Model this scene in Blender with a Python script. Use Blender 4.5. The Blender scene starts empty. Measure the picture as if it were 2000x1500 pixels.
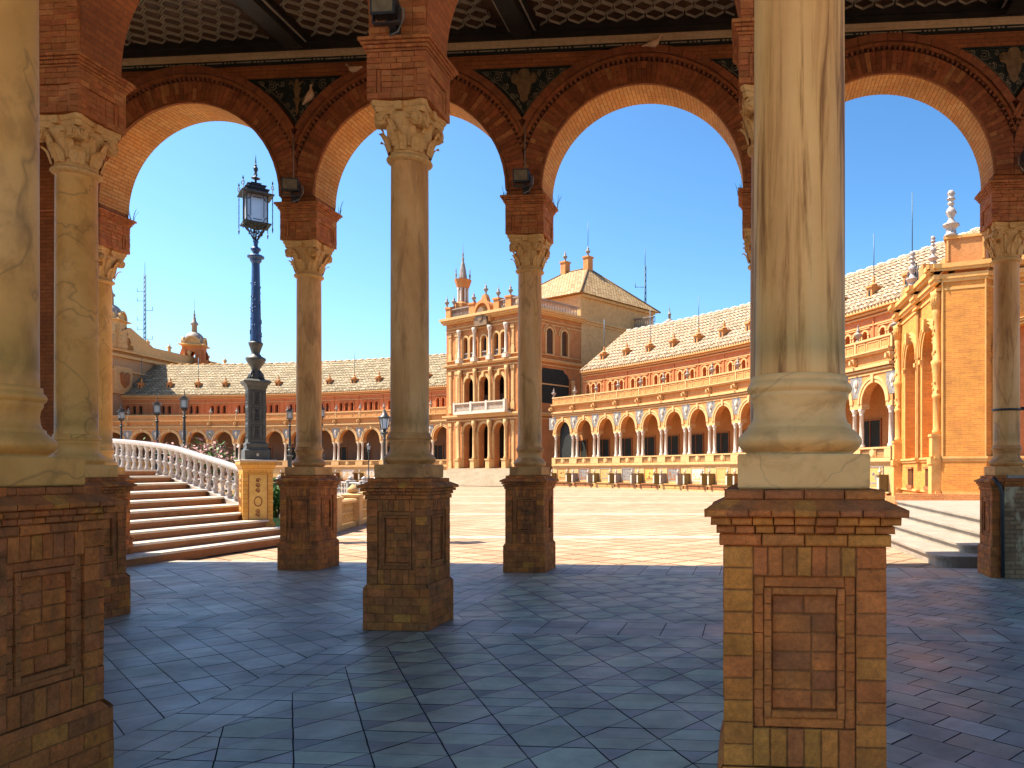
import bpy, math, random
from math import sin, cos, pi, sqrt, radians, atan2, tan, hypot
rnd = random.Random(11)
sc = bpy.context.scene
COL = sc.collection

# ------------------------------------------------------------------ camera, world, sun, exposure
CAM_H, FPX, CX, CY = 1.641, 1500.0, 1337.2, 920.0
cd = bpy.data.cameras.new('camera'); cam = bpy.data.objects.new('camera', cd); COL.objects.link(cam)
cd.sensor_width = 36; cd.lens = 27.0; cd.shift_x = -(CX-1000)/2000; cd.shift_y = (CY-750)/2000
cd.clip_start = .05; cd.clip_end = 8000
cam.location = (0, 0, CAM_H); cam.rotation_euler = (pi/2, 0, 0); sc.camera = cam
GA = .083                                   # the hall's grid is turned by this angle against the view
CA, SA = cos(GA), sin(GA)
def G(x, y): return (x*CA+y*SA, -x*SA+y*CA)
sd = (.52, .05, -.85)                      # sunlight's travel in the hall's grid
sx, sy = G(sd[0], sd[1]); sz = sd[2]
SUN_AZ = atan2(-sx, -sy); SUN_EL = atan2(-sz, hypot(sx, sy))   # azimuth from +Y towards +X
w = bpy.data.worlds.new('World'); sc.world = w; w.use_nodes = True
nt = w.node_tree; nt.nodes.clear()
sky = nt.nodes.new('ShaderNodeTexSky'); sky.sky_type = 'NISHITA'; sky.sun_disc = False
sky.sun_elevation = SUN_EL; sky.sun_rotation = SUN_AZ; sky.air_density = 1.0; sky.dust_density = 1.5; sky.ozone_density = 2.5
hs = nt.nodes.new('ShaderNodeHueSaturation'); hs.inputs['Saturation'].default_value = 1.12; hs.inputs['Hue'].default_value = .488
bg = nt.nodes.new('ShaderNodeBackground'); bg.inputs[1].default_value = .05
wo = nt.nodes.new('ShaderNodeOutputWorld')
gm = nt.nodes.new('ShaderNodeGamma'); gm.inputs['Gamma'].default_value = 1.45
nt.links.new(sky.outputs[0], hs.inputs['Color']); nt.links.new(hs.outputs[0], gm.inputs['Color']); nt.links.new(gm.outputs[0], bg.inputs[0]); nt.links.new(bg.outputs[0], wo.inputs[0])
sl = bpy.data.lights.new('sun', 'SUN'); sl.energy = 5.0; sl.angle = radians(.5); sl.color = (1, .88, .71)
so = bpy.data.objects.new('sun', sl); COL.objects.link(so)
from mathutils import Vector
so.rotation_euler = Vector((sx, sy, sz)).to_track_quat('-Z', 'Y').to_euler(); so.location = (-20, -5, 40)
sc.view_settings.view_transform = 'Standard'; sc.view_settings.look = 'None'
sc.view_settings.exposure = 1.42; sc.view_settings.gamma = 1
sc.cycles.max_bounces = 10; sc.cycles.diffuse_bounces = 6; sc.cycles.glossy_bounces = 3
sc.cycles.caustics_reflective = False; sc.cycles.caustics_refractive = False
sc.cycles.use_adaptive_sampling = True; sc.cycles.adaptive_threshold = .015
sc.cycles.use_denoising = True

# ------------------------------------------------------------------ materials
class NT:
    def __init__(s, name):
        s.m = bpy.data.materials.new(name); s.m.use_nodes = True; s.t = s.m.node_tree
        s.b = s.t.nodes['Principled BSDF']
    def n(s, ty, **kw):
        o = s.t.nodes.new('ShaderNode'+ty)
        for k, v in kw.items(): setattr(o, k, v)
        return o
    def l(s, a, b): s.t.links.new(a, b)
    def coord(s, kind='Object', scale=(1, 1, 1), rot=(0, 0, 0), loc=(0, 0, 0), rand=False):
        tc = s.n('TexCoord'); mp = s.n('Mapping')
        mp.inputs['Scale'].default_value = scale; mp.inputs['Rotation'].default_value = rot; mp.inputs['Location'].default_value = loc
        src = tc.outputs[kind]
        if rand:
            oi = s.n('ObjectInfo'); va = s.n('VectorMath', operation='ADD'); mu = s.n('Math', operation='MULTIPLY')
            mu.inputs[1].default_value = 37.0; s.l(oi.outputs['Random'], mu.inputs[0]); s.l(src, va.inputs[0]); s.l(mu.outputs[0], va.inputs[1]); src = va.outputs[0]
        s.l(src, mp.inputs[0]); return mp.outputs[0]
    def noise(s, vec, scale, detail=4, rough=.6, dist=0):
        o = s.n('TexNoise'); o.inputs['Scale'].default_value = scale; o.inputs['Detail'].default_value = detail
        o.inputs['Roughness'].default_value = rough; o.inputs['Distortion'].default_value = dist
        s.l(vec, o.inputs['Vector']); return o.outputs['Fac']
    def ramp(s, fac, stops):
        r = s.n('ValToRGB'); e = r.color_ramp.elements
        while len(e) < len(stops): e.new(.5)
        for k, (p, c) in enumerate(stops):
            e[k].position = p; e[k].color = (*c, 1) if len(c) == 3 else c
        s.l(fac, r.inputs[0]); return r.outputs[0]
    def mix(s, fac, a, b, mode='MIX'):
        o = s.n('Mix', data_type='RGBA', blend_type=mode)
        for sock, v in ((o.inputs['Factor'], fac), (o.inputs['A'], a), (o.inputs['B'], b)):
            if hasattr(v, 'links'): s.l(v, sock)
            elif isinstance(v, (int, float)): sock.default_value = v
            else: sock.default_value = (*v, 1)
        return [x for x in o.outputs if x.type == 'RGBA'][0]
    def out(s, col, rough=.7, bump=None, bs=.2, bd=.02, spec=.35, metal=0):
        if hasattr(col, 'links'): s.l(col, s.b.inputs['Base Color'])
        else: s.b.inputs['Base Color'].default_value = (*col, 1)
        if hasattr(rough, 'links'): s.l(rough, s.b.inputs['Roughness'])
        else: s.b.inputs['Roughness'].default_value = rough
        s.b.inputs['Specular IOR Level'].default_value = spec; s.b.inputs['Metallic'].default_value = metal
        if bump is not None:
            bn = s.n('Bump'); bn.inputs['Strength'].default_value = bs; bn.inputs['Distance'].default_value = bd
            s.l(bump, bn.inputs['Height']); s.l(bn.outputs[0], s.b.inputs['Normal'])
        return s.m
def plain(name, c1, c2, scale=4, rough=.7, bs=.25, spec=.35, metal=0, bd=.02, rand=False, detail=6):
    k = NT(name); v = k.coord('Object', rand=rand); a = k.noise(v, scale, detail); b = k.noise(v, scale*7, 3)
    c = k.ramp(a, [(.3, c1), (.7, c2)]); d = k.ramp(b, [(.35, (.72, .72, .72)), (.6, (1, 1, 1))])
    return k.out(k.mix(.6, c, d, 'MULTIPLY'), rough, b, bs, bd, spec, metal)
def brickm(name, c1, c2, mortar, bw=.24, rh=.065, ms=.008, rough=.85, bs=.5, dirt=.35, coord='UV', blot=None):
    k = NT(name); v = k.coord(coord)
    t = k.n('TexBrick'); t.offset = .5
    for nme, val in (('Scale', 1), ('Brick Width', bw), ('Row Height', rh), ('Mortar Size', ms), ('Mortar Smooth', .15), ('Bias', 0)): t.inputs[nme].default_value = val
    t.inputs['Color1'].default_value = (*c1, 1); t.inputs['Color2'].default_value = (*c2, 1); t.inputs['Mortar'].default_value = (*mortar, 1)
    k.l(v, t.inputs['Vector'])
    nz = k.noise(k.coord('Object'), 1.3, 6, .65); n2 = k.noise(k.coord('Object'), 22, 3)
    lo = 1-dirt
    col = k.mix(.9, t.outputs['Color'], k.ramp(nz, [(.3, (lo, lo, lo)), (.65, (1.12, 1.08, 1.02))]), 'MULTIPLY')
    col = k.mix(.5, col, k.ramp(n2, [(.3, (.65, .65, .65)), (.65, (1.1, 1.1, 1.1))]), 'MULTIPLY')
    if blot:
        col = k.mix(k.ramp(k.noise(k.coord('Object', scale=(1, 1, .5)), 3.1, 5, .7), [(.56, (0, 0, 0)), (.66, (1, 1, 1))]), col, blot)
    h = k.n('Math', operation='SUBTRACT'); h.inputs[0].default_value = 1; k.l(t.outputs['Fac'], h.inputs[1])
    return k.out(col, rough, h.outputs[0], bs, .01, .25)
def colbrick(name, dark=.5, stain=None, rough=.8, nscale=9):
    k = NT(name); at = k.n('Attribute', attribute_name='Col')
    v = k.coord('Object', rand=True); a = k.noise(v, nscale, 7, .7); b = k.noise(v, 55, 4, .7); c2 = k.noise(k.coord('Object', scale=(1, 1, .55), rand=True), 3.6, 7, .72)
    col = k.mix(.85, at.outputs['Color'], k.ramp(a, [(.28, (dark, dark*.95, dark*.9)), (.66, (1.1, 1.08, 1.05))]), 'MULTIPLY')
    col = k.mix(.6, col, k.ramp(b, [(.32, (.6, .58, .56)), (.6, (1.08, 1.08, 1.08))]), 'MULTIPLY')
    if stain: col = k.mix(k.ramp(c2, [(.52, (0, 0, 0)), (.68, (.6, .6, .6))]), col, stain)
    pt = k.noise(v, 90, 3, .7); pr_ = k.ramp(pt, [(.60, (0, 0, 0)), (.70, (.55, .55, .55))])
    col = k.mix(pr_, col, (.10, .045, .02))
    hm = k.n('Math', operation='ADD'); k.l(a, hm.inputs[0]); k.l(b, hm.inputs[1])
    return k.out(col, rough, hm.outputs[0], .7, .008, .25)
def marble(name, c1, c2, c3, vs, vein, vsv, vamt=.6, vw=.012, rough=.42, streak=.5):
    k = NT(name); v = k.coord('Object', scale=vs, rand=True)
    a = k.noise(v, 1.4, 5, .55, .8)
    col = k.ramp(a, [(.34, c1), (.5, c2), (.66, c3)])
    f = k.noise(v, 4.5, 6, .65, .5)
    col = k.mix(streak, col, k.ramp(f, [(.38, (.30, .19, .10)), (.45, (.78, .70, .60)), (.51, (1.03, 1.02, 1.0))]), 'MULTIPLY')
    vn = k.noise(k.coord('Object', scale=vsv, rot=(.5, .3, 0), rand=True), 1.1, 4, .5, .6)
    col = k.mix(k.ramp(vn, [(.5-vw, (0, 0, 0)), (.5, (vamt,)*3), (.5+vw, (0, 0, 0))]), col, vein)
    sp = k.noise(k.coord('Object', rand=True), 30, 2)
    col = k.mix(k.ramp(sp, [(.78, (0, 0, 0)), (.82, (.6, .6, .6))]), col, (.16, .10, .05))
    g = k.noise(k.coord('Object', rand=True), 3.5, 6, .7)
    col = k.mix(.5, col, k.ramp(g, [(.3, (.82, .79, .75)), (.65, (1.05, 1.05, 1.05))]), 'MULTIPLY')
    return k.out(col, rough, sp, .04, .003, .25)

M = {}
M['mortar'] = plain('mortar', (.10, .06, .035), (.17, .10, .055), 20, .95, .4)
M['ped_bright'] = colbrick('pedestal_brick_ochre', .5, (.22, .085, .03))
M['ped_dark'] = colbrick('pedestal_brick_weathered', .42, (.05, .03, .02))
M['block_brick'] = colbrick('impost_brick', .6)
M['vouss'] = colbrick('arch_brick', .5)
M['soffit'] = brickm('soffit_brick', (.60, .26, .075), (.66, .36, .13), (.34, .15, .05), .26, .062, .006, .85, .4, .3)
M['wall_brick'] = brickm('hall_wall_brick', (.40, .14, .05), (.32, .11, .042), (.22, .09, .04), .25, .066, .007, .85, .5, .4)
M['dwarf_brick'] = brickm('dwarf_wall_brick', (.42, .25, .12), (.27, .14, .07), (.22, .14, .08), .17, .068, .01, .85, .7, .45, blot=(.5, .38, .22))
M['marble_vein'] = marble('marble_brown_veins', (.64, .32, .09), (.82, .46, .15), (.86, .53, .20), (2.6, 2.6, .17), (.25, .12, .04), (1.0, 1.0, .3), .25, .010, .58, .85)
M['marble_cloud'] = marble('marble_clouded', (.64, .31, .07), (.76, .39, .10), (.82, .47, .16), (.9, .9, .55), (.22, .12, .04), (.8, .8, .7), .5, .006, .55, .3)
M['marble_tan'] = marble('marble_tan', (.52, .24, .07), (.70, .36, .12), (.78, .44, .18), (1.4, 1.4, .28), (.20, .09, .03), (1.2, 1.2, .4), .35, .010, .55, .4)
M['base_vein'] = marble('marble_base_cream', (.62, .32, .09), (.80, .45, .15), (.84, .52, .20), (1.0, 1.0, 1.6), (.25, .13, .05), (1.3, 1.3, 2.2), .35, .008, .55, .35)
M['base_cloud'] = M['marble_cloud']; M['base_tan'] = marble('marble_base_tan', (.42, .18, .055), (.60, .29, .09), (.66, .35, .13), (1.0, 1.0, 1.6), (.2, .1, .04), (1.3, 1.3, 2.2), .35, .008, .55, .4)
M['stone_cap'] = plain('capital_limestone', (.68, .37, .115), (.76, .45, .17), 5, .75, .3, rand=True)
M['slate'] = None
def slate():
    k = NT('slate_tile'); at = k.n('Attribute', attribute_name='Col'); v = k.coord('Object')
    a = k.noise(v, 3.0, 7, .65); b = k.noise(v, 26, 4, .7); g = k.noise(v, 1.1, 4)
    col = k.mix(.8, at.outputs['Color'], k.ramp(a, [(.3, (.55, .55, .55)), (.68, (1.25, 1.25, 1.25))]), 'MULTIPLY')
    col = k.mix(k.ramp(b, [(.62, (0, 0, 0)), (.75, (.35, .35, .35))]), col, (.34, .34, .34))
    ro = k.ramp(g, [(.3, (.34, .34, .34)), (.7, (.58, .58, .58))])
    return k.out(col, ro, b, .12, .004, .5)
M['slate'] = slate()
M['grout'] = plain('floor_grout', (.02, .022, .026), (.04, .042, .045), 30, .9, .2)
def plaza():
    k = NT('plaza_paving'); v = k.coord('Object', rot=(0, 0, .7)); vo = k.coord('Object')
    t = k.n('TexBrick'); t.offset = 0.0
    for nme, val in (('Scale', 1), ('Brick Width', .62), ('Row Height', .62), ('Mortar Size', .035), ('Mortar Smooth', .3)): t.inputs[nme].default_value = val
    t.inputs['Color1'].default_value = (.33, .215, .135, 1); t.inputs['Color2'].default_value = (.42, .30, .21, 1); t.inputs['Mortar'].default_value = (.15, .085, .045, 1)
    k.l(v, t.inputs['Vector'])
    sp = k.n('SeparateXYZ'); k.l(vo, sp.inputs[0])
    def m(op, a, b=None):
        o = k.n('Math', operation=op)
        for q, val in ((0, a), (1, b)):
            if val is None: continue
            if hasattr(val, 'links'): k.l(val, o.inputs[q])
            else: o.inputs[q].default_value = val
        return o.outputs[0]
    fr = m('FRACT', m('DIVIDE', m('SUBTRACT', sp.outputs['Y'], 19.4), 10.6)); band = m('LESS_THAN', fr, .06)
    col = k.mix(band, t.outputs['Color'], (.48, .375, .29))
    a = k.noise(vo, .22, 6, .65); b = k.noise(vo, 3.2, 5, .6)
    col = k.mix(.8, col, k.ramp(a, [(.3, (.82, .78, .72)), (.7, (1.06, 1.05, 1.03))]), 'MULTIPLY')
    col = k.mix(.6, col, k.ramp(b, [(.3, (.8, .78, .75)), (.65, (1.06, 1.06, 1.06))]), 'MULTIPLY')
    return k.out(col, .85, b, .1, .01, .2)
M['plaza'] = plaza()
M['f_brick'] = brickm('palace_brick', (.50, .20, .065), (.42, .155, .05), (.52, .26, .11), .30, .09, .012, .9, .3, .25)
M['f_orange'] = plain('palace_orange_brick', (.50, .20, .06), (.58, .27, .09), 1.2, .85, .3)
M['f_red'] = plain('palace_upper_brick', (.46, .15, .05), (.53, .20, .07), .9, .85, .3)
M['f_trim'] = plain('palace_cream_trim', (.55, .315, .12), (.63, .405, .18), 2.5, .8, .3)
M['p_trim'] = plain('pavilion_moulding', (.60, .30, .075), (.68, .40, .14), 2.5, .8, .3)
M['f_plaster'] = plain('palace_ochre_plaster', (.52, .32, .13), (.58, .38, .17), .35, .9, .2)
M['f_white'] = plain('palace_white_marble', (.56, .48, .37), (.66, .58, .48), 3, .6, .15)
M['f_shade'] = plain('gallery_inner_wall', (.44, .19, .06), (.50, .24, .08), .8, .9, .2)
M['f_shade_l'] = plain('gallery_inner_wall_shaded', (.17, .095, .055), (.21, .12, .07), .8, .9, .2)  # the left gallery's shade is put into this darker wall colour
M['f_deep'] = plain('tower_inner_wall_shaded', (.06, .035, .02), (.09, .05, .03), .8, .9, .2)  # shade inside the tower loggia painted as a near-black wall colour
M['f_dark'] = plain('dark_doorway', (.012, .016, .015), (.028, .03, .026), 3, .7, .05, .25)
M['f_door'] = plain('door_green_wood', (.018, .026, .022), (.035, .042, .034), 6, .75, .15, .2)
M['blue_tile'] = plain('blue_white_tile', (.12, .125, .14), (.32, .28, .23), 6, .35, .1, .5)
M['pillar_brown'] = plain('brown_pillar_tile', (.13, .06, .025), (.2, .10, .04), 9, .5, .1)
M['pillar_blue'] = plain('blue_pillar_tile', (.05, .06, .085), (.14, .13, .12), 9, .5, .1)
M['pillar_olive'] = plain('olive_pillar_tile', (.15, .10, .03), (.24, .17, .06), 9, .5, .1)
M['grey_ceramic'] = plain('grey_glazed_ceramic', (.20, .165, .14), (.34, .29, .25), 7, .5, .2, .35)
M['white_ceramic'] = plain('white_glazed_ceramic', (.33, .28, .245), (.50, .44, .39), 16, .35, .15, .5, rand=True)
M['gold_tile'] = plain('gold_glazed_tile', (.60, .32, .06), (.72, .45, .12), 6, .35, .15, .5)
M['tan_ceramic'] = plain('tan_glazed_ceramic', (.50, .27, .07), (.60, .38, .13), 9, .4, .15, .5)
M['tread'] = plain('pale_step_stone', (.50, .43, .35), (.58, .51, .43), 3, .7, .2)
M['tread_grey'] = plain('worn_marble_step', (.26, .22, .17), (.36, .31, .245), 2, .55, .15, .45)
M['tower_step'] = plain('tower_step_stone', (.36, .29, .19), (.46, .38, .27), .9, .8, .3)
M['riser'] = plain('rust_step_tile', (.27, .10, .032), (.34, .14, .05), 4, .75, .3)
M['iron'] = plain('black_iron', (.018, .02, .022), (.04, .042, .045), 9, .45, .2, .5)
M['lamp_iron'] = plain('grey_green_iron', (.05, .055, .05), (.09, .095, .085), 6, .5, .2, .5)
M['blue_iron'] = plain('blue_painted_iron', (.015, .065, .20), (.03, .11, .28), 14, .4, .25, .5)
M['mast'] = plain('blue_grey_steel', (.06, .13, .22), (.09, .18, .28), 5, .5, .1)
M['wood'] = plain('dark_ceiling_wood', (.012, .011, .010), (.035, .026, .02), 3, .55, .3, .4)
M['wood_panel'] = plain('brown_coffer_panel', (.025, .013, .007), (.12, .05, .018), 5, .5, .25, .4)
M['rib'] = plain('pale_coffer_rib', (.34, .28, .20), (.46, .38, .28), 8, .6, .2)
M['band'] = plain('beige_cornice_band', (.56, .40, .23), (.64, .47, .29), 2, .7, .2)
M['tile_dark'] = plain('black_green_tile', (.008, .016, .015), (.02, .03, .028), 8, .35, .1, .5)
M['relief'] = plain('aged_pale_relief', (.15, .13, .085), (.30, .26, .17), 12, .45, .3, .5)
M['relief_gold'] = plain('aged_ochre_relief', (.13, .075, .03), (.27, .165, .07), 14, .5, .3, .5)
M['lens'] = plain('floodlight_glass', (.16, .13, .08), (.26, .21, .13), 12, .25, .05, .5)
M['cable'] = plain('grey_cable', (.20, .19, .17), (.3, .28, .25), 9, .6, .1)
M['leaf'] = plain('green_leaf', (.05, .11, .02), (.10, .19, .04), 5, .6, .1)
M['blossom'] = plain('dusty_pink_blossom', (.42, .20, .17), (.55, .33, .28), 5, .7, .1)
M['straw'] = plain('dry_weed', (.06, .10, .08), (.12, .16, .10), 5, .8, .1)
M['pigeon'] = plain('tan_feather', (.62, .36, .16), (.72, .52, .36), 14, .8, .2)
def roofm(name, cols, bw, rh, diag=0.0, bs=.9):
    k = NT(name); v = k.coord('UV', rot=(0, 0, diag))
    t = k.n('TexBrick'); t.offset = .5
    for nme, val in (('Scale', 1), ('Brick Width', bw), ('Row Height', rh), ('Mortar Size', rh*.17), ('Mortar Smooth', .4)): t.inputs[nme].default_value = val
    t.inputs['Color1'].default_value = (0, 0, 0, 1); t.inputs['Color2'].default_value = (1, 1, 1, 1); t.inputs['Mortar'].default_value = (.5, .5, .5, 1)
    k.l(v, t.inputs['Vector'])
    bwn = k.n('RGBToBW'); k.l(t.outputs['Color'], bwn.inputs[0])
    col = k.ramp(bwn.outputs[0], [(0, cols[0]), (.35, cols[1]), (.7, cols[2]), (1, cols[3])])
    col = k.mix(t.outputs['Fac'], col, cols[4])
    nz = k.noise(k.coord('Object'), .35, 6); n3 = k.noise(k.coord('UV'), 3.0, 4, .7)
    col = k.mix(.7, col, k.ramp(nz, [(.3, (.82, .8, .78)), (.65, (1.08, 1.06, 1.04))]), 'MULTIPLY')
    col = k.mix(.7, col, k.ramp(n3, [(.3, (.7, .7, .68)), (.62, (1.1, 1.1, 1.1))]), 'MULTIPLY')
    h = k.n('Math', operation='SUBTRACT'); h.inputs[0].default_value = 1; k.l(t.outputs['Fac'], h.inputs[1])
    return k.out(col, .7, h.outputs[0], bs, .06, .3)
M['roof_r'] = roofm('roof_tile_cream', [(.28, .20, .12), (.44, .325, .20), (.47, .36, .235), (.52, .41, .28), (.24, .165, .10)], .55, .34)
M['roof_l'] = roofm('roof_tile_grey_green', [(.21, .165, .09), (.30, .24, .135), (.335, .27, .155), (.46, .38, .26), (.16, .12, .065)], .8, .42, .75)
M['roof_t'] = roofm('roof_tile_gold', [(.27, .16, .06), (.40, .265, .115), (.43, .30, .14), (.52, .40, .22), (.17, .10, .04)], .5, .34)
def waterm():
    k = NT('canal_water'); v = k.coord('Object'); a = k.noise(v, 2.5, 4)
    return k.out((.03, .06, .03), .08, a, .08, .03, .5)
M['water'] = waterm()
def glassm():
    k = NT('frosted_lantern_glass'); k.b.inputs['Transmission Weight'].default_value = .55
    v = k.coord('Object'); a = k.noise(v, 6, 3)
    return k.out(k.ramp(a, [(.3, (.62, .70, .74)), (.7, (.75, .80, .80))]), .35, a, .05, .01, .5)
M['glass'] = glassm()

# ------------------------------------------------------------------ mesh building
class MB:
    def __init__(s, tf=None):
        s.V = []; s.F = []; s.U = []; s.C = []; s.S = []; s.tf = tf; s.col = None
    def v(s, p):
        s.V.append(tuple(s.tf(p)) if s.tf else tuple(p)); return len(s.V)-1
    def face(s, pts, uv=None, col=None, sm=False):
        if uv is None:
            a, b, c = pts[0], pts[1], pts[2]
            e = [b[i]-a[i] for i in range(3)]; f = [pts[-1][i]-a[i] for i in range(3)]
            n = (abs(e[1]*f[2]-e[2]*f[1]), abs(e[2]*f[0]-e[0]*f[2]), abs(e[0]*f[1]-e[1]*f[0]))
            k = n.index(max(n))
            uv = [(p[1], p[2]) if k == 0 else (p[0], p[2]) if k == 1 else (p[0], p[1]) for p in pts]
        s.F.append([s.v(p) for p in pts]); s.U.append(uv); s.C.append(col or s.col); s.S.append(sm)
    def idx(s, ids, uv, sm=True, col=None):
        s.F.append(ids); s.U.append(uv); s.C.append(col or s.col); s.S.append(sm)
    def bx(s, x0, x1, y0, y1, z0, z1, col=None):
        p = lambda i, j, k: ((x0, x1)[i], (y0, y1)[j], (z0, z1)[k])
        for q in (((0,0,0),(1,0,0),(1,0,1),(0,0,1)), ((1,1,0),(0,1,0),(0,1,1),(1,1,1)), ((0,1,0),(0,0,0),(0,0,1),(0,1,1)),
                  ((1,0,0),(1,1,0),(1,1,1),(1,0,1)), ((0,0,1),(1,0,1),(1,1,1),(0,1,1)), ((0,1,0),(1,1,0),(1,0,0),(0,0,0))):
            s.face([p(*t) for t in q], col=col)
    def frus(s, h0, h1, z0, z1, cx=0, cy=0, col=None, hy0=None, hy1=None):
        a = hy0 if hy0 is not None else h0; b = hy1 if hy1 is not None else h1
        A = [(cx-h0, cy-a, z0), (cx+h0, cy-a, z0), (cx+h0, cy+a, z0), (cx-h0, cy+a, z0)]
        B = [(cx-h1, cy-b, z1), (cx+h1, cy-b, z1), (cx+h1, cy+b, z1), (cx-h1, cy+b, z1)]
        for i in range(4):
            j = (i+1) % 4; s.face([A[i], A[j], B[j], B[i]], col=col)
        s.face(B, col=col); s.face(A[::-1], col=col)
    def sqprof(s, prof, cx=0, cy=0, caps=True):
        for (h0, z0), (h1, z1) in zip(prof, prof[1:]):
            A = [(cx-h0, cy-h0, z0), (cx+h0, cy-h0, z0), (cx+h0, cy+h0, z0), (cx-h0, cy+h0, z0)]
            B = [(cx-h1, cy-h1, z1), (cx+h1, cy-h1, z1), (cx+h1, cy+h1, z1), (cx-h1, cy+h1, z1)]
            for i in range(4):
                j = (i+1) % 4; s.face([A[i], A[j], B[j], B[i]])
        if caps:
            for h, z in (prof[0], prof[-1]): s.face([(cx-h, cy-h, z), (cx+h, cy-h, z), (cx+h, cy+h, z), (cx-h, cy+h, z)])
    def lathe(s, prof, n=24, cx=0, cy=0, sm=True, cap=True, rot=0):
        rows = []
        for r, z in prof: rows.append([s.v((cx+r*cos(rot+2*pi*k/n), cy+r*sin(rot+2*pi*k/n), z)) for k in range(n)])
        for i in range(len(prof)-1):
            r = max(prof[i][0], .02)
            for k in range(n):
                j = (k+1) % n; u0, u1 = 2*pi*k/n*r, 2*pi*(k+1)/n*r
                s.idx([rows[i][k], rows[i][j], rows[i+1][j], rows[i+1][k]], [(u0, prof[i][1]), (u1, prof[i][1]), (u1, prof[i+1][1]), (u0, prof[i+1][1])], sm)
        if cap:
            for rw, (r, z) in ((rows[0][::-1], prof[0]), (rows[-1], prof[-1])):
                if r > 1e-4: s.idx(list(rw), [(0, 0)]*n, False)
    def tube(s, pts, r, n=6, sm=True, closed=False):
        rows = []; N = len(pts)
        rr = r if isinstance(r, (list, tuple)) else [r]*N
        for i, p in enumerate(pts):
            a = pts[(i-1) % N] if closed or i > 0 else p; b = pts[(i+1) % N] if closed or i < N-1 else p
            t = Vector(b)-Vector(a)
            if t.length < 1e-9: t = Vector((0, 0, 1))
            t.normalize(); x = t.cross(Vector((0, 0, 1)) if abs(t.z) < .9 else Vector((1, 0, 0))).normalized(); y = t.cross(x)
            rows.append([s.v(Vector(p)+x*(rr[i]*cos(2*pi*k/n))+y*(rr[i]*sin(2*pi*k/n))) for k in range(n)])
        for i in range(N if closed else N-1):
            A, B = rows[i], rows[(i+1) % N]
            for k in range(n):
                j = (k+1) % n; s.idx([A[k], A[j], B[j], B[k]], [(0, 0)]*4, sm)
        if not closed:
            s.idx(rows[0][::-1], [(0, 0)]*n, False); s.idx(rows[-1], [(0, 0)]*n, False)
    def prism(s, poly, z0, z1, col=None):
        s.face([(x, y, z1) for x, y in poly], col=col); s.face([(x, y, z0) for x, y in poly[::-1]], col=col)
        for i in range(len(poly)):
            a, b = poly[i], poly[(i+1) % len(poly)]
            L = hypot(b[0]-a[0], b[1]-a[1])
            s.face([(*a, z0), (*b, z0), (*b, z1), (*a, z1)], uv=[(0, z0), (L, z0), (L, z1), (0, z1)], col=col)
    def plate(s, poly, d0, d1, col=None, bevel=0):
        # a polygon in the (u, z) plane given thickness from d0 (back) to d1 (front), local coordinates (u, d, z)
        s.face([(u, d1, z) for u, z in poly], col=col)
        for i in range(len(poly)):
            a, b = poly[i], poly[(i+1) % len(poly)]
            s.face([(a[0], d0, a[1]), (b[0], d0, b[1]), (b[0], d1, b[1]), (a[0], d1, a[1])], col=col)
    def build(s, name, mat, parent=None, loc=(0, 0, 0), rot=0):
        me = bpy.data.meshes.new(name); me.from_pydata(s.V, [], s.F)
        me.polygons.foreach_set('use_smooth', s.S)
        uv = me.uv_layers.new(name='UVMap'); flat = [c for f in s.U for t in f for c in t]
        uv.data.foreach_set('uv', flat)
        if any(c is not None for c in s.C):
            at = me.color_attributes.new('Col', 'FLOAT_COLOR', 'CORNER'); fl = []
            for f, c in zip(s.F, s.C):
                c = c or (.3, .15, .07); fl += [c[0], c[1], c[2], 1.0]*len(f)
            at.data.foreach_set('color', fl)
        me.materials.append(mat); me.update()
        o = bpy.data.objects.new(name, me); COL.objects.link(o)
        o.location = loc; o.rotation_euler = (0, 0, rot)
        if parent: o.parent = parent
        return o
def tag(o, label, cat, group=None, kind=None):
    if label: o['label'] = label
    if cat: o['category'] = cat
    if group: o['group'] = group
    if kind: o['kind'] = kind
    return o
def thing(name, label, cat, loc=(0, 0, 0), rot=0, group=None):
    o = bpy.data.objects.new(name, None); COL.objects.link(o); o.empty_display_size = .2
    o.location = loc; o.rotation_euler = (0, 0, rot); return tag(o, label, cat, group)
def copy_tree(o, parent=None):
    c = o.copy(); COL.objects.link(c)
    if parent: c.parent = parent
    for ch in list(o.children): copy_tree(ch, c)
    return c
def put(src, parent, loc=None, rot=None):
    c = src.copy(); COL.objects.link(c); c.parent = parent
    if loc is not None: c.location = loc
    if rot is not None: c.rotation_euler = (0, 0, rot)
    return c
def frame(o, u, n):
    return lambda p: (o[0]+u[0]*p[0]+n[0]*p[1], o[1]+u[1]*p[0]+n[1]*p[1], p[2])     # local (u, d outward, z)
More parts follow.
